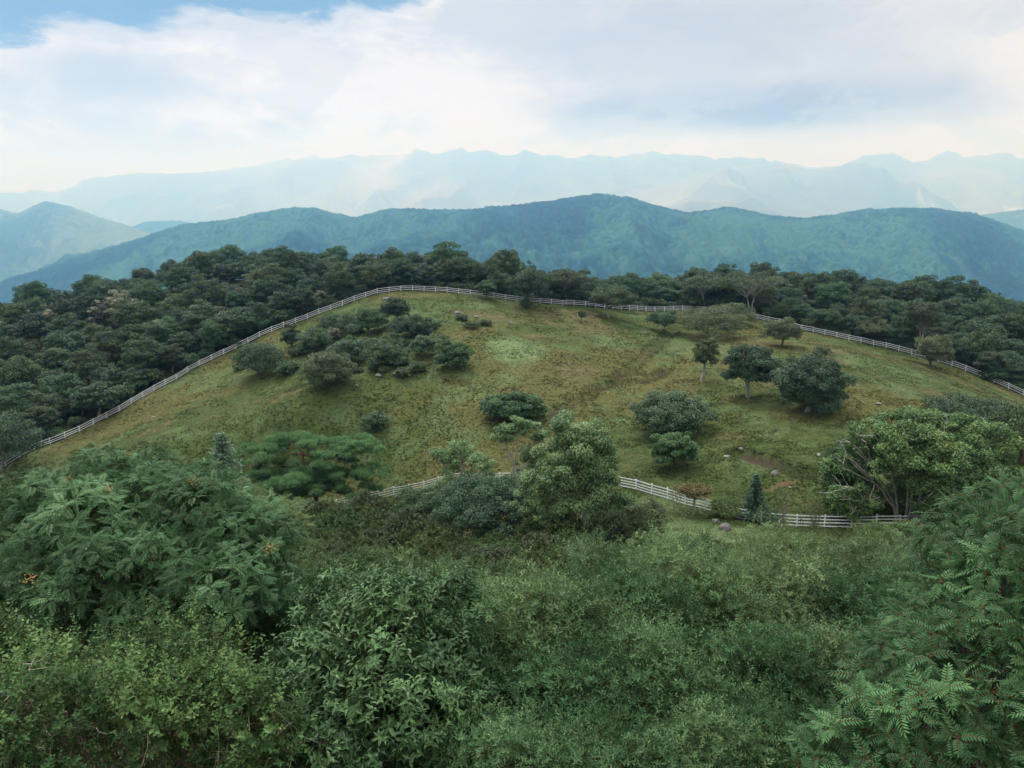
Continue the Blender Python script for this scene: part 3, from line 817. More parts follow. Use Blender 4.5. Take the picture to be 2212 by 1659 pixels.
# ------------------------------------------------------------------ leaf colours
M_forest = [leaf_mat('forest_leaf_deep', (0.0099, 0.02852, 0.0138), (0.0225, 0.05796, 0.02392), (0.0504, 0.103, 0.03864), rnd=0.3),
            leaf_mat('forest_leaf_green', (0.0117, 0.03496, 0.01288), (0.027, 0.07176, 0.02392), (0.0594, 0.1251, 0.04048), rnd=0.3),
            leaf_mat('forest_leaf_olive', (0.0171, 0.03496, 0.01288), (0.036, 0.06624, 0.02208), (0.0738, 0.1159, 0.0368), rnd=0.3)]
M_blossom = leaf_mat('blossom_tree_leaf', (0.035, 0.055, 0.03), (0.11, 0.125, 0.075), (0.34, 0.32, 0.24), rnd=0.1)
M_dark = leaf_mat('dark_crown_leaf', (0.01, 0.03, 0.014), (0.024, 0.06, 0.025), (0.052, 0.105, 0.04), rnd=0.12)
M_greyg = leaf_mat('grey_green_leaf', (0.02, 0.048, 0.022), (0.044, 0.092, 0.04), (0.088, 0.15, 0.064), rnd=0.12)
M_olive = leaf_mat('olive_leaf', (0.028, 0.05, 0.02), (0.06, 0.092, 0.034), (0.115, 0.148, 0.058), rnd=0.12)
M_bright = leaf_mat('bright_leaf', (0.02, 0.055, 0.018), (0.042, 0.105, 0.032), (0.09, 0.165, 0.055), rnd=0.1)
M_birchleaf = leaf_mat('birch_leaf', (0.0399, 0.0896, 0.03419), (0.09979, 0.1837, 0.06919), (0.1756, 0.24, 0.114), rnd=0.1)
M_yellowg = leaf_mat('spreading_tree_leaf', (0.02815, 0.06664, 0.02052), (0.0782, 0.1483, 0.04275), (0.1564, 0.2416, 0.07267), rnd=0.05, patch=0.25, patch_scale=0.35)
M_pine = leaf_mat('pine_needle', (0.03458, 0.08505, 0.03315), (0.08151, 0.1701, 0.06409), (0.1667, 0.27, 0.1105), rnd=0.08)
M_spruce = leaf_mat('spruce_needle', (0.0243, 0.06075, 0.0338), (0.0432, 0.0945, 0.0546), (0.081, 0.1418, 0.0858), rnd=0.1)
M_larch = leaf_mat('young_conifer_needle', (0.05, 0.11, 0.062), (0.095, 0.17, 0.105), (0.17, 0.25, 0.16), rnd=0.05)
M_rowan = leaf_mat('rowan_leaf', (0.02679, 0.0651, 0.03036), (0.09734, 0.1985, 0.09017), (0.2225, 0.3, 0.1436), stem=(0.10, 0.075, 0.035), rnd=0.04, rough=0.5, spec=0.08, trans=0.2, patch=0.35, patch_scale=0.9)
M_rowan2 = leaf_mat('rowan_leaf_deep', (0.02295, 0.06111, 0.02409), (0.09222, 0.1959, 0.07828), (0.2035, 0.291, 0.1286), stem=(0.20, 0.065, 0.045), rnd=0.03, rough=0.48, spec=0.10, trans=0.2, patch=0.3, patch_scale=0.9)
M_rowan3 = leaf_mat('rowan_leaf_pale', (0.055, 0.09, 0.034), (0.125, 0.18, 0.07), (0.25, 0.3, 0.12), stem=(0.2, 0.09, 0.05), rnd=0.06, rough=0.5, spec=0.08, trans=0.22, patch=0.3, patch_scale=0.7)
M_cherry = leaf_mat('glossy_leaf', (0.02323, 0.05417, 0.0216), (0.09288, 0.1654, 0.06492), (0.2091, 0.228, 0.1185), stem=(0.10, 0.07, 0.04), rnd=0.03, rough=0.42, spec=0.15, trans=0.18, patch=0.3, patch_scale=1.2)
M_shoot = leaf_mat('shoot_leaf', (0.024, 0.052, 0.018), (0.0945, 0.1553, 0.0513), (0.243, 0.297, 0.1013), stem=(0.16, 0.075, 0.05), rnd=0.05, rough=0.5, spec=0.08, trans=0.22, patch=0.4, patch_scale=1.5)
M_fine = leaf_mat('fine_leaf', (0.04301, 0.08883, 0.03807), (0.1437, 0.2394, 0.1076), (0.2793, 0.285, 0.1817), stem=(0.14, 0.08, 0.05), rnd=0.10, rough=0.55, spec=0.07, trans=0.22, patch=0.45, patch_scale=1.2)
M_fineb = leaf_mat('fine_leaf_deep', (0.02706, 0.06732, 0.02992), (0.08954, 0.1785, 0.07854), (0.1882, 0.2983, 0.1377), stem=(0.14, 0.08, 0.05), rnd=0.10, rough=0.55, spec=0.07, trans=0.22, patch=0.45, patch_scale=1.2)
M_fine2 = leaf_mat('fine_leaf_light', (0.06792, 0.1155, 0.05082), (0.1924, 0.2767, 0.1337), (0.3, 0.3, 0.22), stem=(0.14, 0.08, 0.05), rnd=0.12, rough=0.55, spec=0.07, trans=0.25, patch=0.4, patch_scale=0.8)
M_azalea = leaf_mat('thicket_leaf', (0.03, 0.052, 0.018), (0.082, 0.12, 0.04), (0.155, 0.19, 0.068), stem=(0.15, 0.10, 0.075), rnd=0.22, rough=0.6, spec=0.12, trans=0.2, patch=0.4, patch_scale=0.8, hue=0.025)
M_rust = leaf_mat('rusty_leaf', (0.05, 0.042, 0.016), (0.1, 0.082, 0.026), (0.18, 0.13, 0.036), rnd=0.05)
M_under = leaf_mat('undergrowth_leaf', (0.018, 0.034, 0.011), (0.042, 0.068, 0.021), (0.085, 0.115, 0.036), rnd=0.05)
m, nt, out = new_mat('rowan_berry'); p_ = nt.nodes.new('ShaderNodeBsdfPrincipled'); oi_ = nt.nodes.new('ShaderNodeAttribute'); oi_.attribute_name = 'tint'
nt.links.new(ramp(nt, oi_.outputs['Fac'], [(0.0, (0.20, 0.10, 0.02)), (1.0, (0.30, 0.20, 0.05))]), p_.inputs['Base Color']); p_.inputs['Roughness'].default_value = 0.45
nt.links.new(p_.outputs[0], out.inputs[0]); M_berry = m
def stand0(u, Y):
    x = (u - 1106.0) / F / CP * Y
    return np.array([x, Y, hz(x, Y)])

# ------------------------------------------------------------------ fences
def resample(pts, step):
    d = np.r_[0, np.cumsum(np.linalg.norm(np.diff(pts[:, :2], axis=0), axis=1))]
    s = np.arange(0, d[-1] + 1e-6, step)
    return np.stack([np.interp(s, d, pts[:, i]) for i in range(2)], -1)

def smooth_path(pts, step):
    p = resample(pts, 1.0)
    k = np.hanning(9)[1:-1]; k /= k.sum()
    q = np.stack([np.convolve(np.pad(p[:, i], 3, 'edge'), k, 'valid') for i in range(2)], -1)
    return resample(q, step)

def fence(name, label, pts, step, hgt, rails, seed, group=None, gaps=()):
    r = np.random.default_rng(seed)
    xy = smooth_path(pts, step)
    z = height(xy[:, 0], xy[:, 1])
    base = np.c_[xy, z]
    o = thing(name, label, 'fence', base[len(base) // 2], group=group)
    org = base[len(base) // 2]
    base = base - org
    n = len(base)
    keep = [i for i in range(n) if not any(a <= i <= b for a, b in gaps)]
    dist = np.linalg.norm(base + org, axis=1)
    near = sorted(keep, key=lambda i: dist[i])[:99]
    lumps = Geo()
    for i in keep:
        d = base[min(i + 1, n - 1)] - base[max(i - 1, 0)]; d[2] = 0; d /= np.linalg.norm(d) + 1e-9
        nrm = np.array([-d[1], d[0], 0]); lean = np.array([r.normal() * 0.035, r.normal() * 0.035, 1.0])
        g = Geo()
        h = hgt * (0.98 + 0.06 * r.random())
        g.box(base[i] + lean * (h - 0.35) / 2, d * 0.052, nrm * 0.045, lean * (h + 0.35) / 2)
        g.box(base[i] + lean * (h + 0.012), d * 0.062, nrm * 0.055, lean * 0.012)
        if i in near: link('post', g.mesh('post', M_paint), o)
        else:
            V, T, Q, t = g.arrays(); lumps.add(V, None, Q, t)
    if lumps.n:
        setting(link('posts', lumps.mesh('posts', M_paint), o), 'stuff')
    for f in rails:
        g = Geo()
        for i in range(n - 1):
            if any(a <= i < b for a, b in gaps): continue
            a, b = base[i], base[i + 1]
            d = b - a; L = np.linalg.norm(d); dd = d / L; nrm = unit(np.array([-d[1], d[0], 0.0])); upv = np.cross(nrm, dd) * -1
            upv = upv if upv[2] > 0 else -upv
            dz = (r.random() - 0.5) * 0.07
            g.box((a + b) / 2 + np.array([0, 0, hgt * f + dz]) - nrm * 0.068, dd * (L / 2 - 0.006), nrm * 0.017, upv * 0.046)
        link('rail', g.mesh('rail', M_paint), o)
    return o

fence('ridge_fence', 'long white three-rail fence over the crest of the pasture, before the woods', back_xy, 2.55, 1.22, (0.30, 0.60, 0.92), 5)
fence('paddock_fence', 'white four-rail fence along the foot of the pasture, behind the pine and the birch', front_xy, 2.45, 1.22, (0.14, 0.40, 0.66, 0.93), 6)

# ------------------------------------------------------------------ trees on the pasture
def spot(u, vb, uw, vt):
    """place on the ground, crown radius and height of what stands at u, vb in the picture"""
    p = hit(u, vb); Y = p[1]
    s = Y / F
    return p, uw / 2 * s / CP, (vb - vt) * s * 1.03

TREES = [
 # name, label, u, v base, width, v top, options
 ('round_shrub', 'dark round shrub nearest to the left arm of the ridge fence', 560, 812, 112, 735, dict(clear=0.1, nl=20, m=M_dark, n=5200, zmin=-0.5)),
 ('round_shrub', 'broad dome-shaped olive green shrub standing in front of the shrub group on the left slope', 710, 836, 118, 754, dict(clear=0.05, nl=24, m=M_olive, n=6500, zmin=-0.6, sub=0.34)),
 ('narrow_shrub', 'narrow dark shrub with a pointed top close to the ridge fence', 630, 752, 40, 697, dict(clear=0.1, nl=9, m=M_dark, n=2200, zmin=-0.6)),
 ('round_shrub', 'grey green shrub with a few whitish twigs beside the narrow pointed shrub', 688, 757, 78, 705, dict(clear=0.1, nl=14, m=M_greyg, n=3200, zmin=-0.6)),
 ('blossoming_shrub', 'small whitish blossoming shrub among the shrub group on the left slope', 722, 738, 34, 708, dict(clear=0.1, nl=8, m=M_blossom, n=900, zmin=-0.4)),
 ('round_shrub', 'low flat dark shrub in the upper left of the shrub group', 740, 712, 100, 676, dict(clear=0.1, nl=14, m=M_dark, n=3600, zmin=-0.5)),
 ('small_tree', 'rounded mid green tree left of the tallest one in the shrub group', 800, 722, 76, 662, dict(clear=0.3, nl=15, m=M_forest[1], n=4200, zmin=-0.5)),
 ('small_tree', 'tallest dark tree of the shrub group below the white rock', 857, 700, 64, 640, dict(clear=0.6, nl=14, m=M_dark, n=4200, zmin=-0.5)),
 ('round_shrub', 'broad dark shrub in front of the tallest tree of the shrub group', 893, 726, 92, 676, dict(clear=0.1, nl=18, m=M_dark, n=4800, zmin=-0.5)),
 ('round_shrub', 'dark layered shrub in the middle of the shrub group', 752, 790, 92, 728, dict(clear=0.1, nl=16, m=M_greyg, n=4200, zmin=-0.5)),
 ('small_tree', 'slim bright green sapling in the middle of the shrub group', 760, 782, 32, 722, dict(clear=0.2, nl=8, m=M_bright, n=1500, zmin=-0.5)),
 ('round_shrub', 'dark olive shrub at the lower right of the shrub group', 832, 785, 100, 735, dict(clear=0.1, nl=16, m=M_forest[2], n=4000, zmin=-0.5)),
 ('round_shrub', 'loose grey green shrub at the right edge of the shrub group', 915, 772, 64, 722, dict(clear=0.1, nl=12, m=M_greyg, n=2600, zmin=-0.5, depth=0.3)),
 ('round_shrub', 'rounded shrub standing alone right of the shrub group', 980, 797, 84, 731, dict(clear=0.25, nl=17, m=M_forest[1], n=4600, zmin=-0.5)),
 ('pale_shrub', 'small pale grey green shrub alone in the open grass above the pine', 810, 936, 64, 888, dict(clear=0.15, nl=12, m=M_greyg, n=1800, zmin=-0.4, depth=0.35)),
 ('spreading_shrub', 'low wide flat-topped shrub tree in the middle of the pasture', 1110, 912, 150, 838, dict(clear=0.3, nl=26, m=M_forest[1], n=8500, zmin=-0.45, flat=0.42, squash=(1.0, 0.7), limbs=10)),
 ('domed_shrub', 'largest grey green dome-shaped shrub, right of the pasture track', 1450, 936, 164, 838, dict(clear=0.1, nl=30, m=M_greyg, n=10500, zmin=-0.6, sub=0.34)),
 ('small_tree', 'bright green round tree standing just below the largest grey green dome', 1455, 1010, 108, 922, dict(clear=0.5, nl=24, m=M_bright, n=9000, ls=0.2, zmin=-0.5, flat=0.45, sub=0.34)),
 ('slender_tree', 'slender tree with a bare whitish trunk and narrow green crown', 1514, 824, 58, 724, dict(clear=2.2, nl=12, m=M_olive, n=3000, zmin=-0.8, bark=M_pale, tr=0.2, lean=(0.5, 0))),
 ('two_stemmed_tree', 'dark round tree on two slanting whitish trunks', 1616, 860, 112, 736, dict(clear=1.7, nl=22, m=M_dark, n=8000, zmin=-0.6, bark=M_pale, stems=2, tr=0.16, spread=0.7)),
 ('round_tree', 'largest dark round tree on the open pasture, right of the two-stemmed tree', 1742, 890, 148, 743, dict(clear=0.3, nl=28, m=M_dark, n=12000, zmin=-0.85, sub=0.36, lean=(0.6, 0), bark=M_pale)),
 ('small_tree', 'small spreading tree with a leaning trunk near the top of the pasture track', 1428, 718, 74, 668, dict(clear=0.9, nl=12, m=M_forest[1], n=2600, zmin=-0.1, lean=(0.6, 0))),
 ('domed_shrub', 'broad flat-domed shrub at the top of the pasture track', 1535, 730, 142, 660, dict(clear=0.2, nl=24, m=M_olive, n=7500, zmin=-0.5, flat=0.5)),
 ('domed_shrub', 'rounded light shrub rising behind the flat dome at the top of the track', 1580, 700, 100, 650, dict(clear=0.2, nl=16, m=M_olive, n=4200, zmin=-0.5)),
 ('round_shrub', 'feathery olive shrub with visible stems below the ridge fence, right of the flat dome', 1688, 748, 84, 680, dict(clear=0.5, nl=16, m=M_olive, n=3800, zmin=-0.5, depth=0.3)),
 ('small_tree', 'small umbrella-shaped tree with a pale trunk just inside the right ridge fence', 1783, 716, 76, 664, dict(clear=1.3, nl=13, m=M_forest[1], n=3200, zmin=-0.1, bark=M_pale)),
 ('small_tree', 'sparse small tree leaning over the right ridge fence', 1888, 742, 70, 688, dict(clear=1.4, nl=11, m=M_olive, n=2300, zmin=-0.1, depth=0.3)),
 ('round_shrub', 'dull olive shrub that overlaps the right ridge fence', 2012, 794, 82, 718, dict(clear=0.3, nl=16, m=M_olive, n=4200, zmin=-0.5, depth=0.25)),
 ('small_tree', 'spreading tree with a forked white trunk in front of the ridge fence', 1313, 686, 98, 617, dict(clear=1.4, nl=18, m=M_forest[2], n=5000, zmin=-0.15, bark=M_pale, lean=(0.9, 0), stems=2, tr=0.12)),
 ('round_tree', 'tall dark round tree standing on the line of the ridge fence at the crest', 1145, 664, 94, 577, dict(clear=2.0, nl=20, m=M_dark, n=6500, zmin=-0.4)),
 ('round_shrub', 'small dark shrub at the foot of the tall round tree on the crest', 1136, 668, 28, 642, dict(clear=0.05, nl=6, m=M_dark, n=600, zmin=-0.5)),
 ('small_tree', 'small dark tree in front of the crest fence, left of the tall round one', 1052, 646, 46, 604, dict(clear=0.7, nl=9, m=M_forest[1], n=1900, zmin=-0.3)),
 ('sapling', 'tiny lone sapling in the grass below the white-trunked tree', 1256, 697, 18, 672, dict(clear=0.8, nl=5, m=M_dark, n=300, zmin=-0.3)),
]
for i, (nm, lab, u, vb, uw, vt, o) in enumerate(TREES):
    p, Rr, H = spot(u, vb, uw, vt)
    ls = o.pop('ls', 0.24); n = o.pop('n'); mm = o.pop('m')
    tm, cm = broad_tree(900 + i * 7, Rr, H, min(o.pop('clear'), 0.4 * H), nleaf=int(n * 2.3), ls=ls * 1.05, crown_mat=mm, **{**dict(sub=0.36), **o})
    cat = 'shrub' if 'shrub' in nm else 'tree'
    thing(nm, lab, cat, p, parts=(('trunk' if cat == 'tree' else 'stem', tm), ('crown', cm)))

# ------------------------------------------------------------------ the wood beyond the ridge fence
FV = []
for k in range(10):
    r = np.random.default_rng(3000 + k)
    Rr = 4.3 + 1.3 * r.random(); H = 8.2 + 2.2 * r.random()
    FV.append(broad_tree(3100 + k, Rr, H, 0.7 + 0.5 * r.random(), nl=27 + k % 4, nleaf=11500, ls=0.36, sub=0.28 + 0.06 * r.random(), flat=0.5 + 0.2 * r.random(), crown_mat=M_forest[k % 3],
                         zmin=-0.7, squash=(1.0, 0.9), bark=M_bark if k % 3 else M_pale))
BV = [broad_tree(3300 + k, 3.2, 6.2, 0.8, nl=14, nleaf=3600, ls=0.36, sub=0.3, flat=0.4, crown_mat=M_blossom, zmin=-0.3, lobe_var=0.5) for k in range(2)]
ridge_xy = np.concatenate([back_xy[:, :2]])
def wood():
    r = np.random.default_rng(5)
    cand = np.c_[(r.random(9000) * 2 - 1) * 190, 70 + r.random(9000) * 200]
    x, y = cand.T
    # beyond the fence: not on the pasture, and farther out than the fence along the same line of sight
    fx = back_xy[:, 0] / back_xy[:, 1]; ok = np.interp(x / y, fx, back_xy[:, 1])
    d = poly_dist(x, y, back_xy)
    z = height(x, y)
    U = 1106 + F * CP * (x / y)
    keep = (y > ok) & (d > 2.2) & (np.abs(U - 1106) < 1330) & ((y - ok < 78) | ((x < -5) & (y < 236)))
    cand = cand[keep]; d = d[keep]
    pts = []
    for p, dd in zip(cand, d):
        sp = 4.5 if dd < 14 else (5.9 if dd < 34 else 7.2)
        if all((p[0] - q[0]) ** 2 + (p[1] - q[1]) ** 2 > sp * sp for q in pts): pts.append(p)
    pts = np.array(pts)
    return pts, poly_dist(pts[:, 0], pts[:, 1], back_xy)
WP, WD = wood()
order = np.argsort(np.hypot(WP[:, 0], WP[:, 1]) + 40 * np.maximum(0, np.abs(WP[:, 0] / WP[:, 1]) - 0.62))
WP, WD = WP[order], WD[order]
print('wood trees', len(WP))
FNAMES = {'left_edge': 'dark broadleaf tree at the wood edge behind the left arm of the ridge fence',
          'left': 'dark broadleaf tree inside the wooded slope left of the pasture crest',
          'left_top': 'dark broadleaf tree on the skyline of the wood left of the pasture crest',
          'right_edge': 'dark broadleaf tree at the wood edge behind the right arm of the ridge fence',
          'right': 'dark broadleaf tree inside the wood right of the pasture crest',
          'right_top': 'dark broadleaf tree on the skyline of the wood right of the pasture crest'}
extra = Geo()
r = np.random.default_rng(77)
count = 0
for i, (p, d) in enumerate(zip(WP, WD)):
    side = 'left' if 1106 + F * CP * p[0] / p[1] < 1120 else 'right'
    zone = side + ('_edge' if d < 11 else ('_top' if d > 48 else ''))
    s = 0.66 + 0.32 * r.random()
    if zone.endswith('edge'): s *= 0.66 + 0.26 * r.random()
    k = int(r.integers(len(FV)))
    tm, cm = FV[k]
    rot, sc = r.random() * 6.283, (s, s, s * (0.85 + 0.3 * r.random()))
    if count < 288:
        thing('broadleaf_tree', FNAMES[zone], 'tree', (p[0], p[1], hz(*p)), rot, sc, 'trees of the wood beyond the ridge fence', (('trunk', tm), ('crown', cm)))
        count += 1
    else:
        rr2 = np.random.default_rng(9000 + i)
        c = np.array([p[0], p[1], hz(*p)])
        C, Rd = ellipsoid_lobes(c + [0, 0, 4.6 * s], np.array([4.8, 4.8, 3.6]) * s, 34, 0.26, rr2, -0.6, 0.8)
        Rd[:, 2] *= 0.6
        leafy(extra, np.r_[C, [c + [0, 0, 4.5 * s]]], np.r_[Rd, [[3.0, 3.0, 2.2]]], 2600, 0.5, rr2, LEAF)
if extra.n:
    setting(link('distant_woods', extra.mesh('distant_woods', M_forest[0])), 'stuff')

# pale blossoming trees among the dark ones
for i, (u, vt, Y, w_, lab) in enumerate([(292, 622, 186, 92, 'whitish blossoming tree in the middle of the wooded left slope'), (238, 645, 182, 60, 'smaller whitish blossoming tree left of the largest pale tree in the wood'),
        (338, 690, 168, 70, 'pale blossoming tree lower down the wooded left slope'), (132, 655, 190, 60, 'pinkish pale tree near the left end of the wood'), (708, 566, 218, 44, 'small pale blossoming crown near the skyline above the crest fence'),
        (520, 640, 196, 44, 'faint pale blossoming crown in the wood above the left arm of the fence'), (1700, 622, 200, 50, 'pale flowering tree in the wood right of the bare-limbed trees'), (700, 655, 180, 30, 'little cream blossoming bush at the ridge fence, above the shrub group')]):
    b_ = stand0(u, Y); top = (at(u, vt, Y) - b_)[2]; top = min(max(top, 3.0), 14.0)
    Rr = w_ / 2 * Y / F
    tm, cm = broad_tree(3400 + i, Rr, top, max(0.4, top - 2.4 * Rr), nl=12, nleaf=3200, ls=0.34, sub=0.30, flat=0.4, crown_mat=M_blossom, zmin=-0.3, lobe_var=0.45)
    thing('blossoming_tree', lab, 'tree', b_, parts=(('trunk', tm), ('crown', cm)))
# trees whose pale bare limbs show below the crown, at the edge of the wood
for i, (u, vb, vt, w_, lab) in enumerate([(1512, 668, 586, 112, 'vase-shaped tree with pale bare limbs behind the fence, above the flat dome'), (1614, 690, 590, 130, 'vase-shaped tree with pale bare limbs at the bend of the right ridge fence'),
        (1222, 664, 590, 90, 'tree with whitish dead trunks behind the crest fence, right of the tall dark tree'), (1975, 760, 640, 90, 'tall light tree with a thin pale trunk behind the right ridge fence')]):
    x_ = (u - 1106) / F / CP
    Y = float(np.interp(x_, back_xy[:, 0] / back_xy[:, 1], back_xy[:, 1])) + 2.0
    b_ = stand0(u, Y); H = (vb - vt) * Y / F * 1.03; Rr = w_ / 2 * Y / F
    tm, cm = broad_tree(3500 + i, Rr, H, 0.36 * H, nl=18, nleaf=6000, ls=0.32, sub=0.30, flat=0.45, crown_mat=M_forest[2], zmin=0.05, bark=M_pale, stems=2, tr=0.16, limbs=12, spread=0.5)
    thing('pale_limbed_tree', lab, 'tree', b_, parts=(('trunk', tm), ('crown', cm)))
# bushes that fill the edge of the wood
EV = [broad_tree(3600 + k, 2.0, 2.6, 0.05, nl=14, nleaf=3000, ls=0.28, sub=0.36, flat=0.6, crown_mat=M_forest[k], zmin=-0.7) for k in range(3)]
ex = smooth_path(back_xy, 3.3)
r = np.random.default_rng(321)
for i, q in enumerate(ex):
    out = unit(q - np.array([8.0, 120.0])) * (2.4 + 2.2 * r.random()) if abs(q[0]) > 12 else np.array([0, 3.0 + 2 * r.random()])
    q = q + out + r.normal(size=2) * 0.6
    if r.random() < 0.1 or inside(np.array([q[0]]), np.array([q[1]]), PASTURE)[0]: continue
    s = 0.65 + 0.75 * r.random(); k = int(r.integers(3))
    thing('wood_edge_bush', 'dark bush at the edge of the wood, close behind the ridge fence', 'shrub', (q[0], q[1], hz(*q)), r.random() * 6.283, (s, s, s), 'bushes along the edge of the wood', (('stem', EV[k][0]), ('crown', EV[k][1])))

# low scrub between the shrubs of the group on the left slope
LV = [broad_tree(3700 + k, 1.5, 1.5, 0.02, nl=12, nleaf=2600, ls=0.18, sub=0.36, flat=0.6, crown_mat=(M_greyg, M_olive, M_forest[2])[k], zmin=-0.7, depth=0.3) for k in range(3)]
r = np.random.default_rng(444)
for (u, v) in [(665, 770), (640, 768), (700, 742), (770, 720), (725, 770), (790, 742), (815, 752), (845, 742), (870, 752), (880, 768), (800, 800), (835, 800), (860, 790), (905, 800), (775, 808), (660, 725), (685, 800), (640, 800), (940, 745), (930, 710), (520, 800), (610, 810), (1000, 690), (1020, 712), (1045, 700), (870, 815), (825, 765), (750, 752)]:
    p = hit(u + r.normal() * 5, v + r.normal() * 3); s = 0.7 + 0.7 * r.random(); k = int(r.integers(3))
    thing('low_shrub', 'low loose scrub plant growing in and around the shrub group on the left slope', 'shrub', p, r.random() * 6.283, (s * 1.2, s, s * (0.7 + 0.5 * r.random())), 'low scrub around the shrub group', (('stem', LV[k][0]), ('crown', LV[k][1])))
# ------------------------------------------------------------------ trees and bushes between the pasture and the lookout
def rel(u, v, Y, base):
    return at(u, v, Y) - base

def stand(u, Y):
    """the ground at forward distance Y in the direction of picture column u"""
    x = (u - 1106.0) / F / CP * Y
    return np.array([x, Y, hz(x, Y)])

def custom_tree(name, label, cat, base, C, Rd, n, size, mat, bark, seed, limbs=(), leaf=LEAF, up=0.6, depth=0.18, hang=0.0, zmin=-0.55, lobe_var=0.16, trunk_name='trunk', inner=0.12, sheen=0.1, bare=(), bare_mat=None, sides=7):
    """a tree with its crown lobes given one by one; limbs are (points, radii) in local coordinates"""
    r = np.random.default_rng(seed)
    g = Geo(); leafy(g, np.array(C, float), np.array(Rd, float), n, size, r, leaf, up, depth, zmin, lobe_var, hang=hang, inner=inner, sheen=sheen)
    t = Geo()
    for pts, rad in limbs: t.tube(pts, rad, sides)
    parts = [(trunk_name, t.mesh(trunk_name, bark)), ('crown', g.mesh('crown', mat))]
    if len(bare):
        b = Geo()
        for pts, rad in bare: b.tube(pts, rad, 5)
        parts.append(('bare_branches', b.mesh('bare_branches', bare_mat or bark)))
    return thing(name, label, cat, base, parts=parts)

# --- dense dark bushes below the birches
def dense(name, label, u, vb, uw, vt, mat, n, seed, ls=0.2, nl=26, sub=0.33, flat=0.6, depth=0.16, clear=0.1, zmin=-0.6, cat='shrub', bark=M_bark, **k):
    p, Rr, H = spot(u, vb, uw, vt)
    tm, cm = broad_tree(seed, Rr, H, clear, nl=nl, nleaf=n, ls=ls, sub=sub, flat=flat, crown_mat=mat, depth=depth, zmin=zmin, bark=bark, **k)
    return thing(name, label, cat, p, parts=(('trunk' if cat == 'tree' else 'stem', tm), ('crown', cm)))

# --- the red pine with its flat pads of needles
r = np.random.default_rng(41)
pb_ = stand(690, 99.0)
def pad_tree():
    s = 99.0 / F
    pads = [None, (637, 953, 62, 15, 0.5), (578, 973, 46, 13, -1.5), (757, 962, 66, 13, 1.0), (803, 961, 36, 10, 0.0), (714, 979, 46, 9, -1.5), (705, 1001, 50, 9, -2.0), (801, 1017, 44, 7, -0.5), (637, 1026, 66, 12, -2.5),
            (720, 1020, 48, 10, -1.0), (578, 1024, 44, 12, 0.5), (528, 1003, 44, 15, 1.5), (681, 1047, 44, 10, -2.5), (748, 1036, 46, 10, 0.5), (746, 1064, 50, 9, -1.5), (600, 1052, 52, 11, -1.0), (540, 1040, 44, 13, 2.0), (655, 1068, 54, 10, -2.0), (600, 992, 36, 9, 2.0), (690, 955, 40, 10, 2.5)]
    C = []; Rd = []
    for u, v, ru, rv, dy in pads[1:]:
        p = at(u, v, 99.0 + dy) - pb_
        C.append(p); Rd.append((ru * s * 0.95, ru * s * 0.8, rv * s * 0.75))
    C = np.array(C); Rd = np.array(Rd)
    # break the pads into small tiers
    c2 = []; r2 = []
    for c, q in zip(C, Rd):
        for k in range(11):
            d = r.normal(size=3) * 0.62; d[2] *= 1.0
            c2.append(c + d * q); r2.append(q * np.array([0.34, 0.36, 0.55]) * (0.8 + 0.5 * r.random()))
    c2 = np.array(c2); r2 = np.array(r2)
    g = Geo()
    P, N, k = cloud(c2, r2, 15000, r, 0.5, -0.25, 0.3)
    n = len(P)
    lt = (r.random(len(c2)) - 0.5) * 0.36
    tuft = Geo(); m_ = 13
    a_ = np.arange(m_) * 2.399; e_ = np.radians(np.linspace(85, -5, m_))
    tuft.scatter(leaf4(0.15, 0.03, 0.04), np.zeros((m_, 3)), np.stack([np.cos(a_) * np.cos(e_), np.sin(a_) * np.cos(e_), np.sin(e_)], -1), r.normal(size=(m_, 3)), 0.8 + 0.4 * r.random(m_), (r.random(m_) - 0.5) * 0.2)
    Zt = unit(N * 0.5 + np.array([0, 0, 0.8]) + r.normal(size=(n, 3)) * 0.3)
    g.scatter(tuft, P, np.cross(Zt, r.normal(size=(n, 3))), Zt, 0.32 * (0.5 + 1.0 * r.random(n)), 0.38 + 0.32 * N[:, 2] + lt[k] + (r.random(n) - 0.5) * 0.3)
    t = Geo()
    top = at(655, 975, 99.0) - pb_
    mid = at(663, 1010, 99.0) - pb_; low = at(682, 1060, 99.0) - pb_
    t.tube([(0, 0, -0.4), low * np.array([1, 1, 0.55]), low, mid + [0.25, 0, -0.7], mid, (mid + top) / 2 + [-0.35, 0, 0], top], [0.36, 0.32, 0.28, 0.24, 0.20, 0.16, 0.10], 8)
    t.tube(limb_path(mid, at(690, 968, 98.8) - pb_, r, 0.15), np.linspace(0.12, 0.05, 6), 6)
    for c in C:
        a = low + (top - low) * np.clip((c[2] - low[2]) / (top[2] - low[2]), 0.0, 1.0) * 0.9
        q = limb_path(a, c - [0, 0, 0.15], r, 0.12, 7)
        t.tube(q, np.linspace(0.11, 0.03, 7), 5)
        for b in range(3):
            t.tube(limb_path(q[4], c + r.normal(size=3) * np.array([1.3, 1.0, 0.15]), r, 0.1, 4), np.linspace(0.04, 0.012, 4), 4)
    return t.mesh('trunk', M_redbark), g.mesh('crown', M_pine)
tm, cm = pad_tree()
thing('pine_tree', 'red-barked pine with flat spreading pads of needles in front of the paddock fence', 'tree', pb_, parts=(('trunk', tm), ('crown', cm)))

dense('light_shrub', 'wide olive shrub that hides the foot of the pine', 650, 1160, 200, 1058, M_birchleaf, 15000, 171, ls=0.15, depth=0.25)
dense('light_shrub', 'loose grey green shrub right of the pine, below the paddock fence', 752, 1152, 160, 1078, M_greyg, 10000, 172, ls=0.15, depth=0.25)
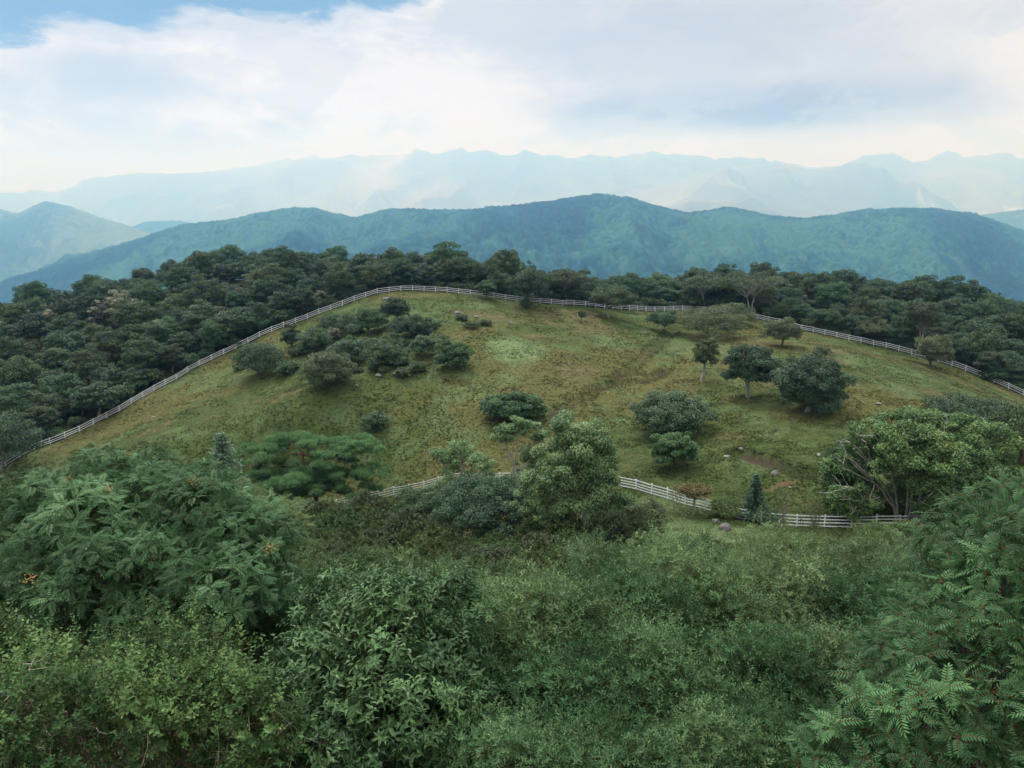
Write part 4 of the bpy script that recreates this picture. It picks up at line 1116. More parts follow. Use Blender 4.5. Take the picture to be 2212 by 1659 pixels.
# --- young conifers
b_ = stand(468, 74.0); H_ = (at(468, 936, 74.0) - b_)[2]
tm, cm = conifer(51, H_, 3.6, 30, M_larch, M_bark, ls=0.34, per=8, tufts=9, droop=0.15)
thing('conifer', 'pale bluish young conifer whose pointed top rises behind the large rowan', 'tree', b_, parts=(('trunk', tm), ('crown', cm)))
b_, Rr, H = spot(1627, 1124, 52, 1018)
tm, cm = conifer(52, H, Rr * 1.15, 17, M_spruce, M_bark, ls=0.26, per=8, tufts=6)
thing('conifer', 'small dark green spruce standing alone at the paddock fence', 'tree', b_, parts=(('trunk', tm), ('crown', cm)))

# --- birches
def birch(label, u, vb, tops, lobes, n, seed, leafsize=0.19, tr=0.16, bare=()):
    r = np.random.default_rng(seed)
    base = hit(u, vb); Y = base[1]; s = Y / F
    C = []; Rd = []
    for (lu, lv, ru, rv, dy) in lobes:
        c = at(lu, lv, Y + dy) - base
        for k in range(12):
            d = unit(r.normal(size=3)) * (0.35 + 0.75 * r.random())
            q = np.array([ru * s, ru * s * 0.9, rv * s])
            C.append(c + d * q); Rd.append(q * (0.26 + 0.30 * r.random()))
    limbs = []
    for path in tops:
        p = [np.array([0, 0, -0.3])] + [at(a, b, Y + dy) - base for a, b, dy in path]
        p = np.array(p); tt = np.linspace(0, len(p) - 1, 12)
        p = np.stack([np.interp(tt, np.arange(len(p)), p[:, i]) for i in range(3)], -1) + r.normal(size=(12, 3)) * 0.03
        limbs.append((p, np.linspace(tr, tr * 0.25, 12)))
    for j in range(len(lobes) * 3):
        c = C[int(r.integers(len(C)))]; st = limbs[int(r.integers(len(tops)))][0][int(r.integers(5, 11))]
        if c[2] > st[2] - 0.5: limbs.append((limb_path(st, c, r, 0.12), np.linspace(tr * 0.3, tr * 0.06, 6)))
    bb = []
    for path in bare:
        p = np.array([at(a, b, Y + dy) - base for a, b, dy in path]); bb.append((p, np.linspace(tr * 0.6, tr * 0.15, len(p))))
    return custom_tree('birch_tree', label, 'tree', base, C, Rd, n, leafsize, M_birchleaf, M_birch, seed + 1, limbs, leaf=LEAF, up=0.4, depth=0.48, hang=0.6, lobe_var=0.22, zmin=-0.8, bare=bb, bare_mat=M_birch)

birch('tall light green birch with a leaning white trunk at the middle of the thicket', 1247, 1176,
      [[(1262, 1110, 0), (1272, 1060, 0), (1268, 1015, 0), (1240, 950, 0), (1225, 905, 0)], [(1262, 1110, 0.3), (1280, 1035, 0.5), (1305, 975, 0.8)]],
      [(1225, 925, 44, 30, 0.5), (1285, 945, 46, 34, 0), (1240, 975, 52, 34, -0.8), (1305, 985, 36, 30, 0.8), (1195, 985, 42, 34, 0.6), (1225, 1030, 52, 34, -1.2), (1165, 1040, 40, 30, 0.2), (1310, 1045, 40, 34, -0.6), (1330, 1090, 40, 34, 0), (1200, 1085, 44, 34, -0.8), (1320, 1130, 44, 28, 0.4), (1195, 1125, 40, 30, 0), (1265, 1080, 50, 34, -1.5), (1290, 1140, 50, 30, -1), (1230, 1150, 40, 22, -1), (1255, 1000, 60, 40, 0.5)],
      52000, 61)
birch('thin birch with two bare white forks, left of the tall leaning birch', 1130, 1122,
      [[(1122, 1080, 0), (1108, 1010, 0), (1098, 965, 0)], [(1110, 1005, 0), (1118, 960, 0), (1121, 930, 0)]],
      [(1085, 935, 26, 18, 0), (1122, 915, 24, 18, 0), (1150, 935, 30, 22, 1), (1155, 980, 30, 26, 1), (1130, 1020, 36, 26, 1.5), (1160, 1070, 40, 34, 0), (1100, 1060, 40, 30, 0.5)], 22000, 62, tr=0.13,
      bare=[[(1106, 1000, -0.2), (1095, 975, -0.3), (1078, 955, -0.4)], [(1112, 992, -0.2), (1118, 950, -0.3), (1120, 918, -0.2)]])
birch('small slender birch with a light round crown, left of the white-forked birch', 998, 1110,
      [[(995, 1060, 0), (998, 1010, 0), (990, 985, 0)]],
      [(990, 975, 44, 22, 0), (965, 990, 30, 18, 0.5), (1015, 990, 34, 20, -0.5), (1040, 1010, 30, 20, 1), (985, 1030, 44, 24, 0.5), (1040, 1050, 44, 30, 1), (945, 1060, 36, 26, 0.5)], 17000, 63, tr=0.09)

dense('dense_shrub', 'large dark green dome of dense leaves at the left foot of the birches', 1050, 1158, 250, 1012, M_forest[0], 36000, 71, ls=0.19)
dense('dense_shrub', 'small dark green shrub left of the large dark dome at the birches', 895, 1132, 96, 1045, M_forest[1], 11000, 72, ls=0.17)
dense('dense_shrub', 'mid green shrub in the hollow between the dark dome and the slender birch', 950, 1126, 110, 1030, M_greyg, 12000, 73, ls=0.16)
dense('light_shrub', 'light yellowish green shrub at the right foot of the tall birch', 1392, 1168, 110, 1065, M_olive, 9000, 74, ls=0.15, depth=0.28)
dense('rusty_tree', 'small tree with a rusty orange crown on a pale trunk at the paddock fence', 1498, 1112, 82, 1036, M_rust, 3600, 75, ls=0.17, cat='tree', clear=1.6, zmin=-0.1, nl=14, bark=M_pale, flat=0.4, limbs=8)
dense('light_shrub', 'light feathery shrub between the dark dome and the tall birch', 1150, 1160, 130, 1030, M_birchleaf, 14000, 179, ls=0.15, depth=0.35)
dense('dense_shrub', 'grey green shrub at the right foot of the large dark dome', 1170, 1165, 110, 1075, M_greyg, 12000, 78, ls=0.15, depth=0.25)
dense('dense_shrub', 'dark shrub right behind the trunk of the tall birch', 1310, 1150, 110, 1055, M_forest[1], 11000, 79, ls=0.16, depth=0.25)
dense('broadleaf_tree', 'tree with forked grey trunk that hides the left end of the ridge fence', 6, 1032, 170, 872, M_forest[0], 14000, 86, ls=0.26, cat='tree', clear=1.6, zmin=-0.4, nl=24, bark=M_pale, stems=2, tr=0.16)
dense('dark_shrub', 'dark reddish green shrub between the rusty tree and the spruce', 1570, 1118, 76, 1070, M_azalea, 4200, 76, ls=0.15)
dense('dark_shrub', 'low dark shrub at the foot of the spruce', 1652, 1132, 76, 1095, M_dark, 3600, 77, ls=0.14)

dense('dense_shrub', 'wide brownish green bush that hides the foot of the big spreading tree', 1945, 1212, 240, 1126, M_azalea, 16000, 178, ls=0.12, depth=0.3)
# --- the big spreading tree on the right
def spreading():
    base = hit(1945, 1132); Y = base[1]; s = Y / F
    r = np.random.default_rng(81)
    L = [(1960, 905, 70, 24, 0), (2040, 915, 72, 26, 1), (1900, 925, 54, 20, 0.5), (2110, 925, 60, 26, 1.5), (2155, 960, 44, 34, 1), (1990, 950, 76, 26, -2), (2070, 970, 76, 30, -2), (1925, 960, 44, 18, 1.5), (1868, 950, 40, 18, 1),
         (1835, 980, 40, 16, 1), (2135, 1010, 56, 34, -0.5), (2060, 1020, 70, 30, -3), (1990, 1000, 44, 22, -2.8), (2110, 1060, 62, 30, -1), (2040, 1070, 60, 26, -1.5), (2165, 1080, 40, 30, 1), (1800, 1010, 34, 20, 2), (1785, 1050, 30, 20, 2),
         (1850, 1030, 40, 24, 3.5), (1900, 1060, 44, 26, 4), (1830, 1085, 44, 20, 2.5), (2090, 1105, 50, 16, 0), (1960, 1060, 46, 26, 4), (1885, 1000, 46, 22, 4), (1800, 1095, 36, 14, 1), (1960, 985, 70, 30, -3.5), (1925, 945, 60, 24, -2), (2020, 1000, 60, 30, -4), (1975, 1045, 34, 22, -3.5), (2080, 1080, 60, 34, -4), (2140, 1050, 60, 40, -3), (2010, 1100, 40, 16, -2.5), (1900, 1010, 26, 14, -3), (1845, 1110, 40, 14, -1), (1880, 1095, 36, 18, -2.6), (1820, 1075, 36, 20, -1.5), (1850, 1055, 22, 14, -2.2), (1835, 1020, 26, 14, 0), (1830, 1010, 44, 26, 2), (1815, 1060, 40, 26, 3), (2000, 1060, 60, 40, 2), (2080, 1000, 70, 40, 0), (2130, 1090, 60, 30, -2), (2060, 1110, 60, 18, -2.5), (1900, 975, 40, 20, 1), (1940, 1020, 50, 30, 3)]
    C = []; Rd = []
    for lu, lv, ru, rv, dy in L:
        c = at(lu, lv, Y + dy) - base
        q = np.array([ru * s, ru * s * 0.8, rv * s])
        for k in range(14):
            d = unit(r.normal(size=3)) * (0.35 + 0.75 * r.random())
            C.append(c + d * q); Rd.append(q * np.array([0.30, 0.30, 0.40]) * (0.7 + 0.7 * r.random()))
    limbs = []
    def path(pts, r0, r1):
        p = np.array([np.array(k) if len(k) == 4 else at(k[0], k[1], Y + k[2]) - base for k in pts])
        t = np.linspace(0, len(p) - 1, 10)
        p = np.stack([np.interp(t, np.arange(len(p)), p[:, i]) for i in range(3)], -1) + r.normal(size=(10, 3)) * 0.05
        return p, np.linspace(r0, r1, 10)
    T = [[(1938, 1140, 0), (1935, 1100, 0), (1915, 1060, -0.5), (1890, 1020, -1.0), (1850, 975, -1.2)], [(1938, 1140, 0), (1930, 1090, -0.6), (1900, 1055, -1.2), (1862, 1015, -1.8), (1838, 990, -2)],
         [(1940, 1140, 0), (1938, 1090, -0.4), (1925, 1020, -1.0), (1915, 980, -1.2), (1890, 945, -1)], [(1960, 1140, -0.3), (1968, 1090, -1.2), (1975, 1030, -2.0), (1970, 980, -2.2), (1960, 930, -1.5)],
         [(1962, 1140, -0.3), (1985, 1090, -1.5), (1995, 1020, -2.8), (2000, 970, -2.5), (2030, 930, -1)], [(1955, 1140, 0.4), (1960, 1085, 0), (1962, 1040, -0.3), (1940, 990, -0.5), (1925, 950, 0)],
         [(1962, 1140, 0), (1995, 1085, 0), (2050, 1030, 0), (2110, 980, 0)], [(1962, 1140, 0), (2020, 1080, -0.5), (2090, 1050, -1)]]
    for t in T: limbs.append(path(t, 0.125, 0.035))
    limbs.append(path([(1938, 1140, 0), (1938, 1118, 0)], 0.2, 0.14)); limbs.append(path([(1962, 1140, -0.3), (1966, 1112, -0.5)], 0.18, 0.13))
    bare = []
    B = [[(1895, 1048, -1.4), (1862, 1030, -2.2), (1822, 1010, -2.8), (1812, 990, -3)], [(1878, 1030, -1.6), (1850, 1012, -2.4), (1826, 978, -2.6)], [(1905, 1085, -1.2), (1870, 1062, -2.2), (1830, 1052, -2.8), (1800, 1062, -3)],
         [(1900, 1075, -1.2), (1860, 1082, -2.4), (1840, 1078, -2.6), (1815, 1080, -3)], [(1865, 1075, -2.2), (1832, 1050, -2.8), (1815, 1020, -3)], [(1885, 1010, -1.2), (1860, 975, -2), (1835, 955, -2.2)], [(1915, 985, -1.4), (1900, 955, -2), (1880, 930, -2)],
         [(1940, 1010, -2), (1935, 970, -2.6), (1920, 935, -2.4)], [(1975, 1000, -3), (1965, 960, -3.2), (1950, 925, -3)], [(1860, 1085, -2.4), (1845, 1100, -2.6), (1838, 1110, -2.6)], [(1890, 1045, -1.4), (1880, 1075, -2.2), (1870, 1100, -2.4)], [(2020, 960, -3.5), (2040, 930, -3.2), (2045, 905, -3)], [(1920, 1040, -1.5), (1880, 990, -2.4), (1870, 955, -2.4)]]
    for b in B:
        p, rad = path(b, 0.048, 0.016); bare.append((p, rad))
        for k in range(2):
            a = p[int(r.integers(3, 10))]; bare.append((limb_path(a, a + np.array([-0.6 + r.normal() * 0.5, r.normal() * 0.4, 0.5 + r.normal() * 0.5]), r, 0.2, 4), np.linspace(0.035, 0.012, 4)))
    custom_tree('spreading_tree', 'big spreading yellow-green tree with bare pale limbs at the end of the paddock fence', 'tree', base, C, Rd, 80000, 0.24, M_yellowg, M_pale, 82, limbs, up=0.6, depth=0.38, lobe_var=0.26, bare=bare, bare_mat=M_pale, sheen=0.12, zmin=-0.55)
spreading()
dense('broadleaf_tree', 'dark flat-crowned tree behind the top of the big spreading tree', 2085, 935, 190, 846, M_dark, 11000, 83, ls=0.24, cat='tree', clear=0.8, zmin=-0.5, nl=24)
dense('broadleaf_tree', 'dark olive tree cut by the right edge of the photo, below the ridge fence', 2205, 1000, 170, 858, M_forest[2], 12000, 84, ls=0.24, cat='tree', clear=0.8, zmin=-0.6, nl=24)
dense('dense_shrub', 'dark bush half hidden behind the left side of the big spreading tree', 1815, 1085, 96, 935, M_dark, 9000, 85, ls=0.2, zmin=-0.6)

# --- bare and twiggy saplings by the paddock fence
def twig_tree(name, label, u, vb, vt, uw, seed, bark, stems=4, leaves=0, mat=None):
    p, Rr, H = spot(u, vb, uw, vt); r = np.random.default_rng(seed)
    t = Geo(); g = Geo(); tips = []
    for s in range(stems):
        a = r.random() * 6.283
        e = np.array([math.cos(a) * Rr * 0.6 * r.random(), math.sin(a) * Rr * 0.6 * r.random(), H * (0.75 + 0.3 * r.random())])
        q = limb_path((math.cos(a) * 0.08, math.sin(a) * 0.08, -0.2), e, r, 0.06, 8); t.tube(q, np.linspace(0.045, 0.012, 8), 5)
        for b in range(9):
            st = q[int(r.integers(2, 8))]; d = unit(r.normal(size=3)) * Rr * 0.6; d[2] = abs(d[2]) + 0.3 * Rr
            k = limb_path(st, st + d, r, 0.12, 4); t.tube(k, np.linspace(0.018, 0.005, 4), 3); tips += [k[2], k[3]]
            for c in range(2):
                d2 = unit(r.normal(size=3)) * Rr * 0.3; d2[2] = abs(d2[2]); t.tube(np.array([k[2], k[2] + d2 * 0.5, k[2] + d2]), [0.008, 0.006, 0.003], 3); tips.append(k[2] + d2)
    parts = [('stems', t.mesh('stems', bark))]
    if leaves:
        P = np.array(tips)[r.integers(len(tips), size=leaves)] + r.normal(size=(leaves, 3)) * 0.12
        g.scatter(LEAF, P, r.normal(size=(leaves, 3)), r.normal(size=(leaves, 3)) + [0, 0, 1], 0.09 * (0.7 + 0.6 * r.random(leaves)), (r.random(leaves) - 0.5) * 0.5 + 0.4)
        parts.append(('leaves', g.mesh('leaves', mat)))
    return thing(name, label, 'tree', p, parts=parts)
twig_tree('bare_tree', 'leafless grey young tree in front of the paddock fence, left of the rusty tree', 1461, 1112, 1040, 56, 91, M_twig, 3, 160, M_greyg)
twig_tree('sapling', 'thin twiggy sapling at the paddock fence just right of the spruce', 1690, 1152, 1066, 60, 92, M_twig, 4, 500, M_greyg)
twig_tree('sapling', 'tall dark cluster of saplings in front of the white fence panels', 1757, 1165, 1078, 52, 93, M_bark, 6, 700, M_azalea)
twig_tree('sapling', 'short bare stem leaning before the fence, left of the tall sapling cluster', 1728, 1150, 1108, 26, 94, M_bark, 2, 0, None)

# --- boulders and stones
def rock(name, label, u, vb, uw, hr, mat, seed, squash=0.7):
    p = hit(u, vb); s = p[1] / F; Rr = uw / 2 * s * 0.8
    bm_ = bpy.data.meshes.new(name)
    import bmesh
    b = bmesh.new(); bmesh.ops.create_icosphere(b, subdivisions=4, radius=1.0)
    from mathutils import noise as mn
    for v in b.verts:
        o = Vector((seed * 3.7, seed * 1.3, seed * 0.7))
        d = 1 + 0.35 * mn.noise(v.co * 1.1 + o) + 0.16 * mn.noise(v.co * 2.7 + o) + 0.06 * mn.noise(v.co * 7 + o)
        v.co = v.co * d
        # facets
        for nx in (Vector((0.8, -0.5, 0.35)), Vector((-0.6, -0.6, 0.5)), Vector((0.1, 0.2, 1)), Vector((-0.7, 0.6, 0.3))):
            nx = (nx + o * 0.03).normalized(); q = v.co.dot(nx) - 0.80
            if q > 0: v.co -= nx * q * 0.8
        v.co = Vector((v.co.x * Rr, v.co.y * Rr * squash, v.co.z * Rr * hr))
    b.to_mesh(bm_); b.free(); bm_.materials.append(mat)
    bm_.polygons.foreach_set('use_smooth', np.ones(len(bm_.polygons), bool))
    o = link(name, bm_, None, (p[0], p[1], p[2] + Rr * hr * 0.45), seed * 1.7)
    return tag(o, label, 'rock')
ROCKS = [('boulder', 'large smooth grey boulder in the grass below the paddock fence', 1567, 1146, 46, 0.62, M_darkrock), ('boulder', 'dark boulder under the paddock fence, left of the spruce', 1545, 1130, 24, 0.8, M_darkrock),
         ('boulder', 'dark block of rock behind the white fence panels right of the spruce', 1654, 1122, 30, 0.9, M_darkrock), ('rock', 'flat white rock close to the ridge fence at the crest', 836, 646, 22, 0.35, M_rock),
         ('rock', 'grey rock half hidden by a tuft on the upper pasture', 988, 678, 20, 0.55, M_rock), ('rock', 'small flat stone right of the tufted grey rock', 1028, 686, 13, 0.5, M_rock),
         ('rock', 'pale upright stone on the bare brow of the pasture', 1104, 700, 11, 1.0, M_rock), ('rock', 'small pale stone beside the upright one on the brow', 1126, 702, 7, 0.6, M_rock),
         ('rock', 'white stone below the shrub group on the left slope', 817, 813, 18, 0.55, M_rock), ('rock', 'brownish stone right of the white stone below the shrub group', 853, 809, 15, 0.5, M_rock),
         ('rock', 'low stone in the grass left of the round shrub below the group', 770, 834, 12, 0.4, M_rock), ('rock', 'small white stone in the grass on the far left slope', 332, 902, 12, 0.4, M_rock),
         ('rock', 'grey rock pile at the lip of the eroded gully', 1674, 1026, 24, 0.8, M_rock), ('rock', 'pale stone on the bank above the gully, beside the spreading tree', 1769, 986, 18, 0.6, M_rock),
         ('rock', 'lone pale stone on the slope right of the largest round tree', 1897, 875, 18, 0.5, M_rock), ('rock', 'small stone left of the eroded gully', 1600, 970, 14, 0.5, M_rock),
         ('rock', 'flat pale slab on the grassy shelf below the gully', 1570, 988, 20, 0.3, M_rock), ('rock', 'scattered stone on the red bare earth below the gully', 1706, 1056, 11, 0.6, M_rock),
         ('rock', 'tiny white stone in the grass below the flat-topped shrub tree', 1240, 880, 6, 0.6, M_rock), ('rock', 'small stone left of the lone stone beyond the largest tree', 1850, 835, 9, 0.6, M_rock)]
for i, (nm, lab, u, vb, uw, hr, mt) in enumerate(ROCKS):
    rock(nm, lab, u, vb, uw, hr, mt, i + 1)
# ------------------------------------------------------------------ near plants, leaf by leaf
def plant(name, label, base, C, Rd, tpls, n, size, mat, seed, stem_mat, up=0.7, tilt=0.35, depth=0.14, zmin=-0.5, stems=10, stem_r=0.03, lobe_var=0.2, inner=0.06, cat='shrub', group=None, extra=(), sheen=0.12, dead=0):
    """C, Rd: crown lobes in world coordinates; tpls: leaf-spray templates placed over them"""
    r = np.random.default_rng(seed)
    C = np.asarray(C, float) - base; Rd = np.asarray(Rd, float)
    P, N, k = cloud(C, Rd, n, r, depth, zmin, inner)
    n = len(P); lt = (r.random(len(C)) - 0.5) * 2 * lobe_var
    Zv = unit(N * (1.25 - up) + np.array([0, 0, up]) + r.normal(size=(n, 3)) * tilt)
    X = np.cross(Zv, r.normal(size=(n, 3)))
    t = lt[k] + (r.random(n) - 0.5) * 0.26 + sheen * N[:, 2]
    sz = size * (0.75 + 0.5 * r.random(n))
    g = Geo(); w = r.integers(len(tpls), size=n)
    for j, tp in enumerate(tpls):
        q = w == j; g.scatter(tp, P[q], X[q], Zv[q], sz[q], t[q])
    b = Geo()
    for j in range(stems):
        c = C[j % len(C)]; o = np.array([r.normal() * 0.12, r.normal() * 0.12, -0.25])
        q = limb_path(o, c, r, 0.10, 8); b.tube(q, np.linspace(stem_r, stem_r * 0.3, 8), 6)
        for e in range(5):
            d = unit(r.normal(size=3)); d[2] = abs(d[2])
            b.tube(limb_path(q[5], c + d * Rd[j % len(C)] * 0.92, r, 0.12, 5), np.linspace(stem_r * 0.35, stem_r * 0.08, 5), 4)
    parts = [('stems', b.mesh('stems', stem_mat)), ('leaves', g.mesh('leaves', mat))]
    if dead:
        dg = Geo(); pick = r.integers(n, size=dead)
        for i in pick:
            L = 0.18 + 0.35 * r.random(); d = unit(N[i] + r.normal(size=3) * 0.8 + [0, 0, 0.3])
            q = limb_path(P[i] - d * L * 0.6, P[i] + d * L * 0.5, r, 0.2, 6); dg.tube(q, np.linspace(0.0035, 0.001, 6), 3)
            for s in range(2):
                e = unit(d + r.normal(size=3) * 0.7); dg.tube(limb_path(q[3], q[3] + e * L * 0.4, r, 0.2, 4), np.linspace(0.002, 0.0007, 4), 3)
        parts.append(('dead_twigs', dg.mesh('dead_twigs', M_deadtwig)))
    for pn, me in extra: parts.append((pn, me))
    return thing(name, label, cat, base, group=group, parts=parts), (P, N, g)

def berry_bunches(P, N, idx, r, sz=0.009):
    import bmesh
    b = bmesh.new(); bmesh.ops.create_icosphere(b, subdivisions=1, radius=1.0)
    V = np.array([v.co[:] for v in b.verts]); T = np.array([[v.index for v in f.verts] for f in b.faces]); b.free()
    ball = Geo().add(V, T, None, 0.0); g = Geo()
    for i in idx:
        m_ = 34; c = P[i] + N[i] * 0.05 + np.array([0, 0, 0.04])
        q = c + r.normal(size=(m_, 3)) * np.array([0.05, 0.05, 0.022])
        g.scatter(ball, q, np.tile([1.0, 0, 0], (m_, 1)), np.tile([0, 0, 1.0], (m_, 1)), sz * (0.8 + 0.5 * r.random(m_)), r.random(m_))
    return g.mesh('berries', M_berry)

def lobes_at(lst, nsub, sub, seed, zmin=-0.35, out=0.72, fill=0.60):
    """ellipsoids (u, v, Y, rx, ry, rz) broken into lobes"""
    r = np.random.default_rng(seed); C = []; Rd = []
    for (u, v, Y, rx, ry, rz) in lst:
        c = at(u, v, Y)
        a, b = ellipsoid_lobes(c, np.array([rx, ry, rz]), nsub, sub, r, zmin, out)
        C += [a, c[None]]; Rd += [b, np.array([[rx, ry, rz]]) * fill]
    return np.concatenate(C), np.concatenate(Rd)

r = np.random.default_rng(101)
RL = [rowan_leaf(leaf4(0.33, 0.03, 0.08), 6, np.random.default_rng(i)) for i in range(3)]
RL8 = [rowan_leaf(leaf8(0.27, 0.03, 0.12), 6, np.random.default_rng(i + 5)) for i in range(3)]
RT = [rosette(RL[i % 3], 6, np.random.default_rng(20 + i), 48, -12) for i in range(4)]
RT8 = [rosette(RL8[i % 3], 6, np.random.default_rng(30 + i), 50, -15) for i in range(4)]
CH = [rosette(LEAFB, 9, np.random.default_rng(40 + i), 40, -50, twig=0.9) for i in range(4)]
CHs = [rosette(leaf8(0.40 + 0.04 * (i % 2), 0.09, 0.25 + 0.15 * (i % 3)), 8 + i % 3, np.random.default_rng(44 + i), 30, -70, (0.55, 1.15), twig=0.9) for i in range(3)] + [spray(leaf8(0.40, 0.08, 0.35), 10 + i, np.random.default_rng(47 + i), 2.6, 0.95, 62, 0.55) for i in range(3)]
SH = [spray(leaf8(0.55, 0.06, 0.12), 14, np.random.default_rng(50 + i), 1.0, 0.21, 55, 0.25, True, 0.5) for i in range(4)]
SHT = [twiggy(SH[i], np.random.default_rng(55 + i), 1.0, 4) for i in range(3)]
FN = [twiggy(spray(leaf4(0.36, 0.06, 0.15), 16, np.random.default_rng(60 + i), 1.0, 0.24, 58, 0.5), np.random.default_rng(65 + i), 1.0, 4) for i in range(4)]
AZ = [spray(leaf4(0.5, 0.06, 0.1), 14, np.random.default_rng(70 + i), 1.0, 0.30, 50, 0.2) for i in range(3)]
AZ2 = [spray(leaf4(0.62, 0.06, 0.1), 13, np.random.default_rng(75 + i), 0.8, 0.36, 50, 0.35) for i in range(3)]

# the large rowan on the left
b_ = stand(300, 10.2)
C, Rd = lobes_at([(300, 1235, 9.7, 1.75, 1.6, 1.22), (120, 1290, 9.3, 1.25, 1.3, 1.0), (480, 1270, 9.3, 1.05, 1.2, 0.95), (300, 1095, 10.6, 1.45, 1.1, 0.80), (520, 1180, 9.9, 0.75, 0.9, 0.75), (140, 1120, 10.6, 1.0, 1.0, 0.8)], 17, 0.29, 111)
o, (P, N, g) = plant('rowan_tree', 'large rowan with feathery leaves and orange berry bunches, before the left slope', b_, C, Rd, RT, 2500, 0.155, M_rowan, 112, M_bark, up=0.75, stems=16, stem_r=0.05, cat='tree', depth=0.12)
rr_ = np.random.default_rng(5); vis = np.where((N[:, 1] < 0.2) & (N[:, 2] > -0.1))[0]
link('berries', berry_bunches(P, N, rr_.choice(vis, 18, replace=False), rr_), o)
# paler rowans behind it
b_ = stand(60, 15.5)
C, Rd = lobes_at([(40, 1195, 15.0, 2.1, 1.8, 1.5), (-140, 1180, 15.5, 1.8, 1.5, 1.4), (210, 1120, 15.6, 1.3, 1.2, 1.2), (190, 1050, 15.8, 0.8, 0.8, 0.7)], 12, 0.36, 113)
plant('rowan_tree', 'paler rowan with yellowish shoot tips at the far left, behind the large rowan', b_, C, Rd, RT, 1500, 0.17, M_rowan3, 114, M_bark, up=0.9, stems=14, stem_r=0.05, cat='tree')
b_ = stand(470, 14.5)
C, Rd = lobes_at([(430, 1110, 14.0, 1.3, 1.2, 0.95), (560, 1140, 14.0, 0.9, 0.9, 0.75), (330, 1060, 14.6, 0.9, 0.9, 0.6)], 12, 0.36, 115)
plant('rowan_tree', 'light-topped rowan rising between the large rowan and the pine', b_, C, Rd, RT, 950, 0.17, M_rowan3, 116, M_bark, up=0.9, stems=10, stem_r=0.045, cat='tree')

# the rowan that fills the lower right
b_ = stand(2230, 5.2)
C, Rd = lobes_at([(2290, 1230, 5.4, 0.75, 0.9, 0.75), (2160, 1430, 5.1, 0.78, 0.8, 0.62), (1990, 1570, 4.9, 0.62, 0.7, 0.5), (2260, 1600, 4.6, 0.8, 0.7, 0.6), (1830, 1660, 4.9, 0.42, 0.5, 0.34), (2080, 1290, 6.4, 0.50, 0.6, 0.5), (1985, 1420, 6.2, 0.42, 0.5, 0.42)], 11, 0.36, 121)
o, (P, N, g) = plant('rowan_tree', 'near rowan with red leaf stalks filling the lower right corner', b_, C, Rd, RT8, 1350, 0.130, M_rowan2, 122, M_bark, up=0.75, stems=14, stem_r=0.035, cat='tree', depth=0.12)
b_ = stand(2190, 8.6)
C, Rd = lobes_at([(2200, 1190, 8.4, 0.85, 0.9, 0.62), (2110, 1190, 8.8, 0.4, 0.5, 0.42)], 11, 0.36, 123)
plant('rowan_tree', 'rowan top with pale shoot tips at the right edge, behind the near rowan', b_, C, Rd, RT, 420, 0.165, M_rowan2, 124, M_bark, up=0.85, stems=8, stem_r=0.035, cat='tree')

# the glossy-leaved bush in the lower middle
b_ = stand(800, 7.0)
C, Rd = lobes_at([(830, 1420, 6.9, 0.86, 0.8, 0.80), (720, 1560, 6.3, 0.60, 0.6, 0.72), (930, 1580, 6.2, 0.58, 0.6, 0.66), (800, 1700, 5.8, 0.7, 0.6, 0.7), (960, 1330, 7.4, 0.45, 0.5, 0.4), (720, 1330, 7.4, 0.45, 0.5, 0.4)], 14, 0.34, 131, fill=0.74)
plant('glossy_shrub', 'tall dome-shaped bush with drooping glossy leaves in the lower middle', b_, C, Rd, CHs, 2900, 0.080, M_cherry, 132, M_bark, up=0.5, tilt=0.55, stems=14, stem_r=0.035, depth=0.14, zmin=-0.7)

# the leggy shrub in the lower left corner
b_ = stand(260, 5.9)
C, Rd = lobes_at([(110, 1590, 5.3, 0.62, 0.6, 0.50), (330, 1560, 5.5, 0.60, 0.6, 0.46), (500, 1590, 5.5, 0.46, 0.5, 0.46), (210, 1490, 6.1, 0.6, 0.5, 0.42), (420, 1480, 6.2, 0.46, 0.5, 0.38), (-40, 1490, 6.2, 0.6, 0.5, 0.45), (560, 1640, 5.4, 0.3, 0.4, 0.4)], 11, 0.38, 141)
plant('leggy_shrub', 'small-leaved shrub with upright shoots and bare twigs in the lower left corner', b_, C, Rd, SH + SHT, 1500, 0.21, M_shoot, 142, M_twig, up=0.9, tilt=0.4, stems=22, stem_r=0.018, depth=0.22, zmin=-0.6, dead=110)

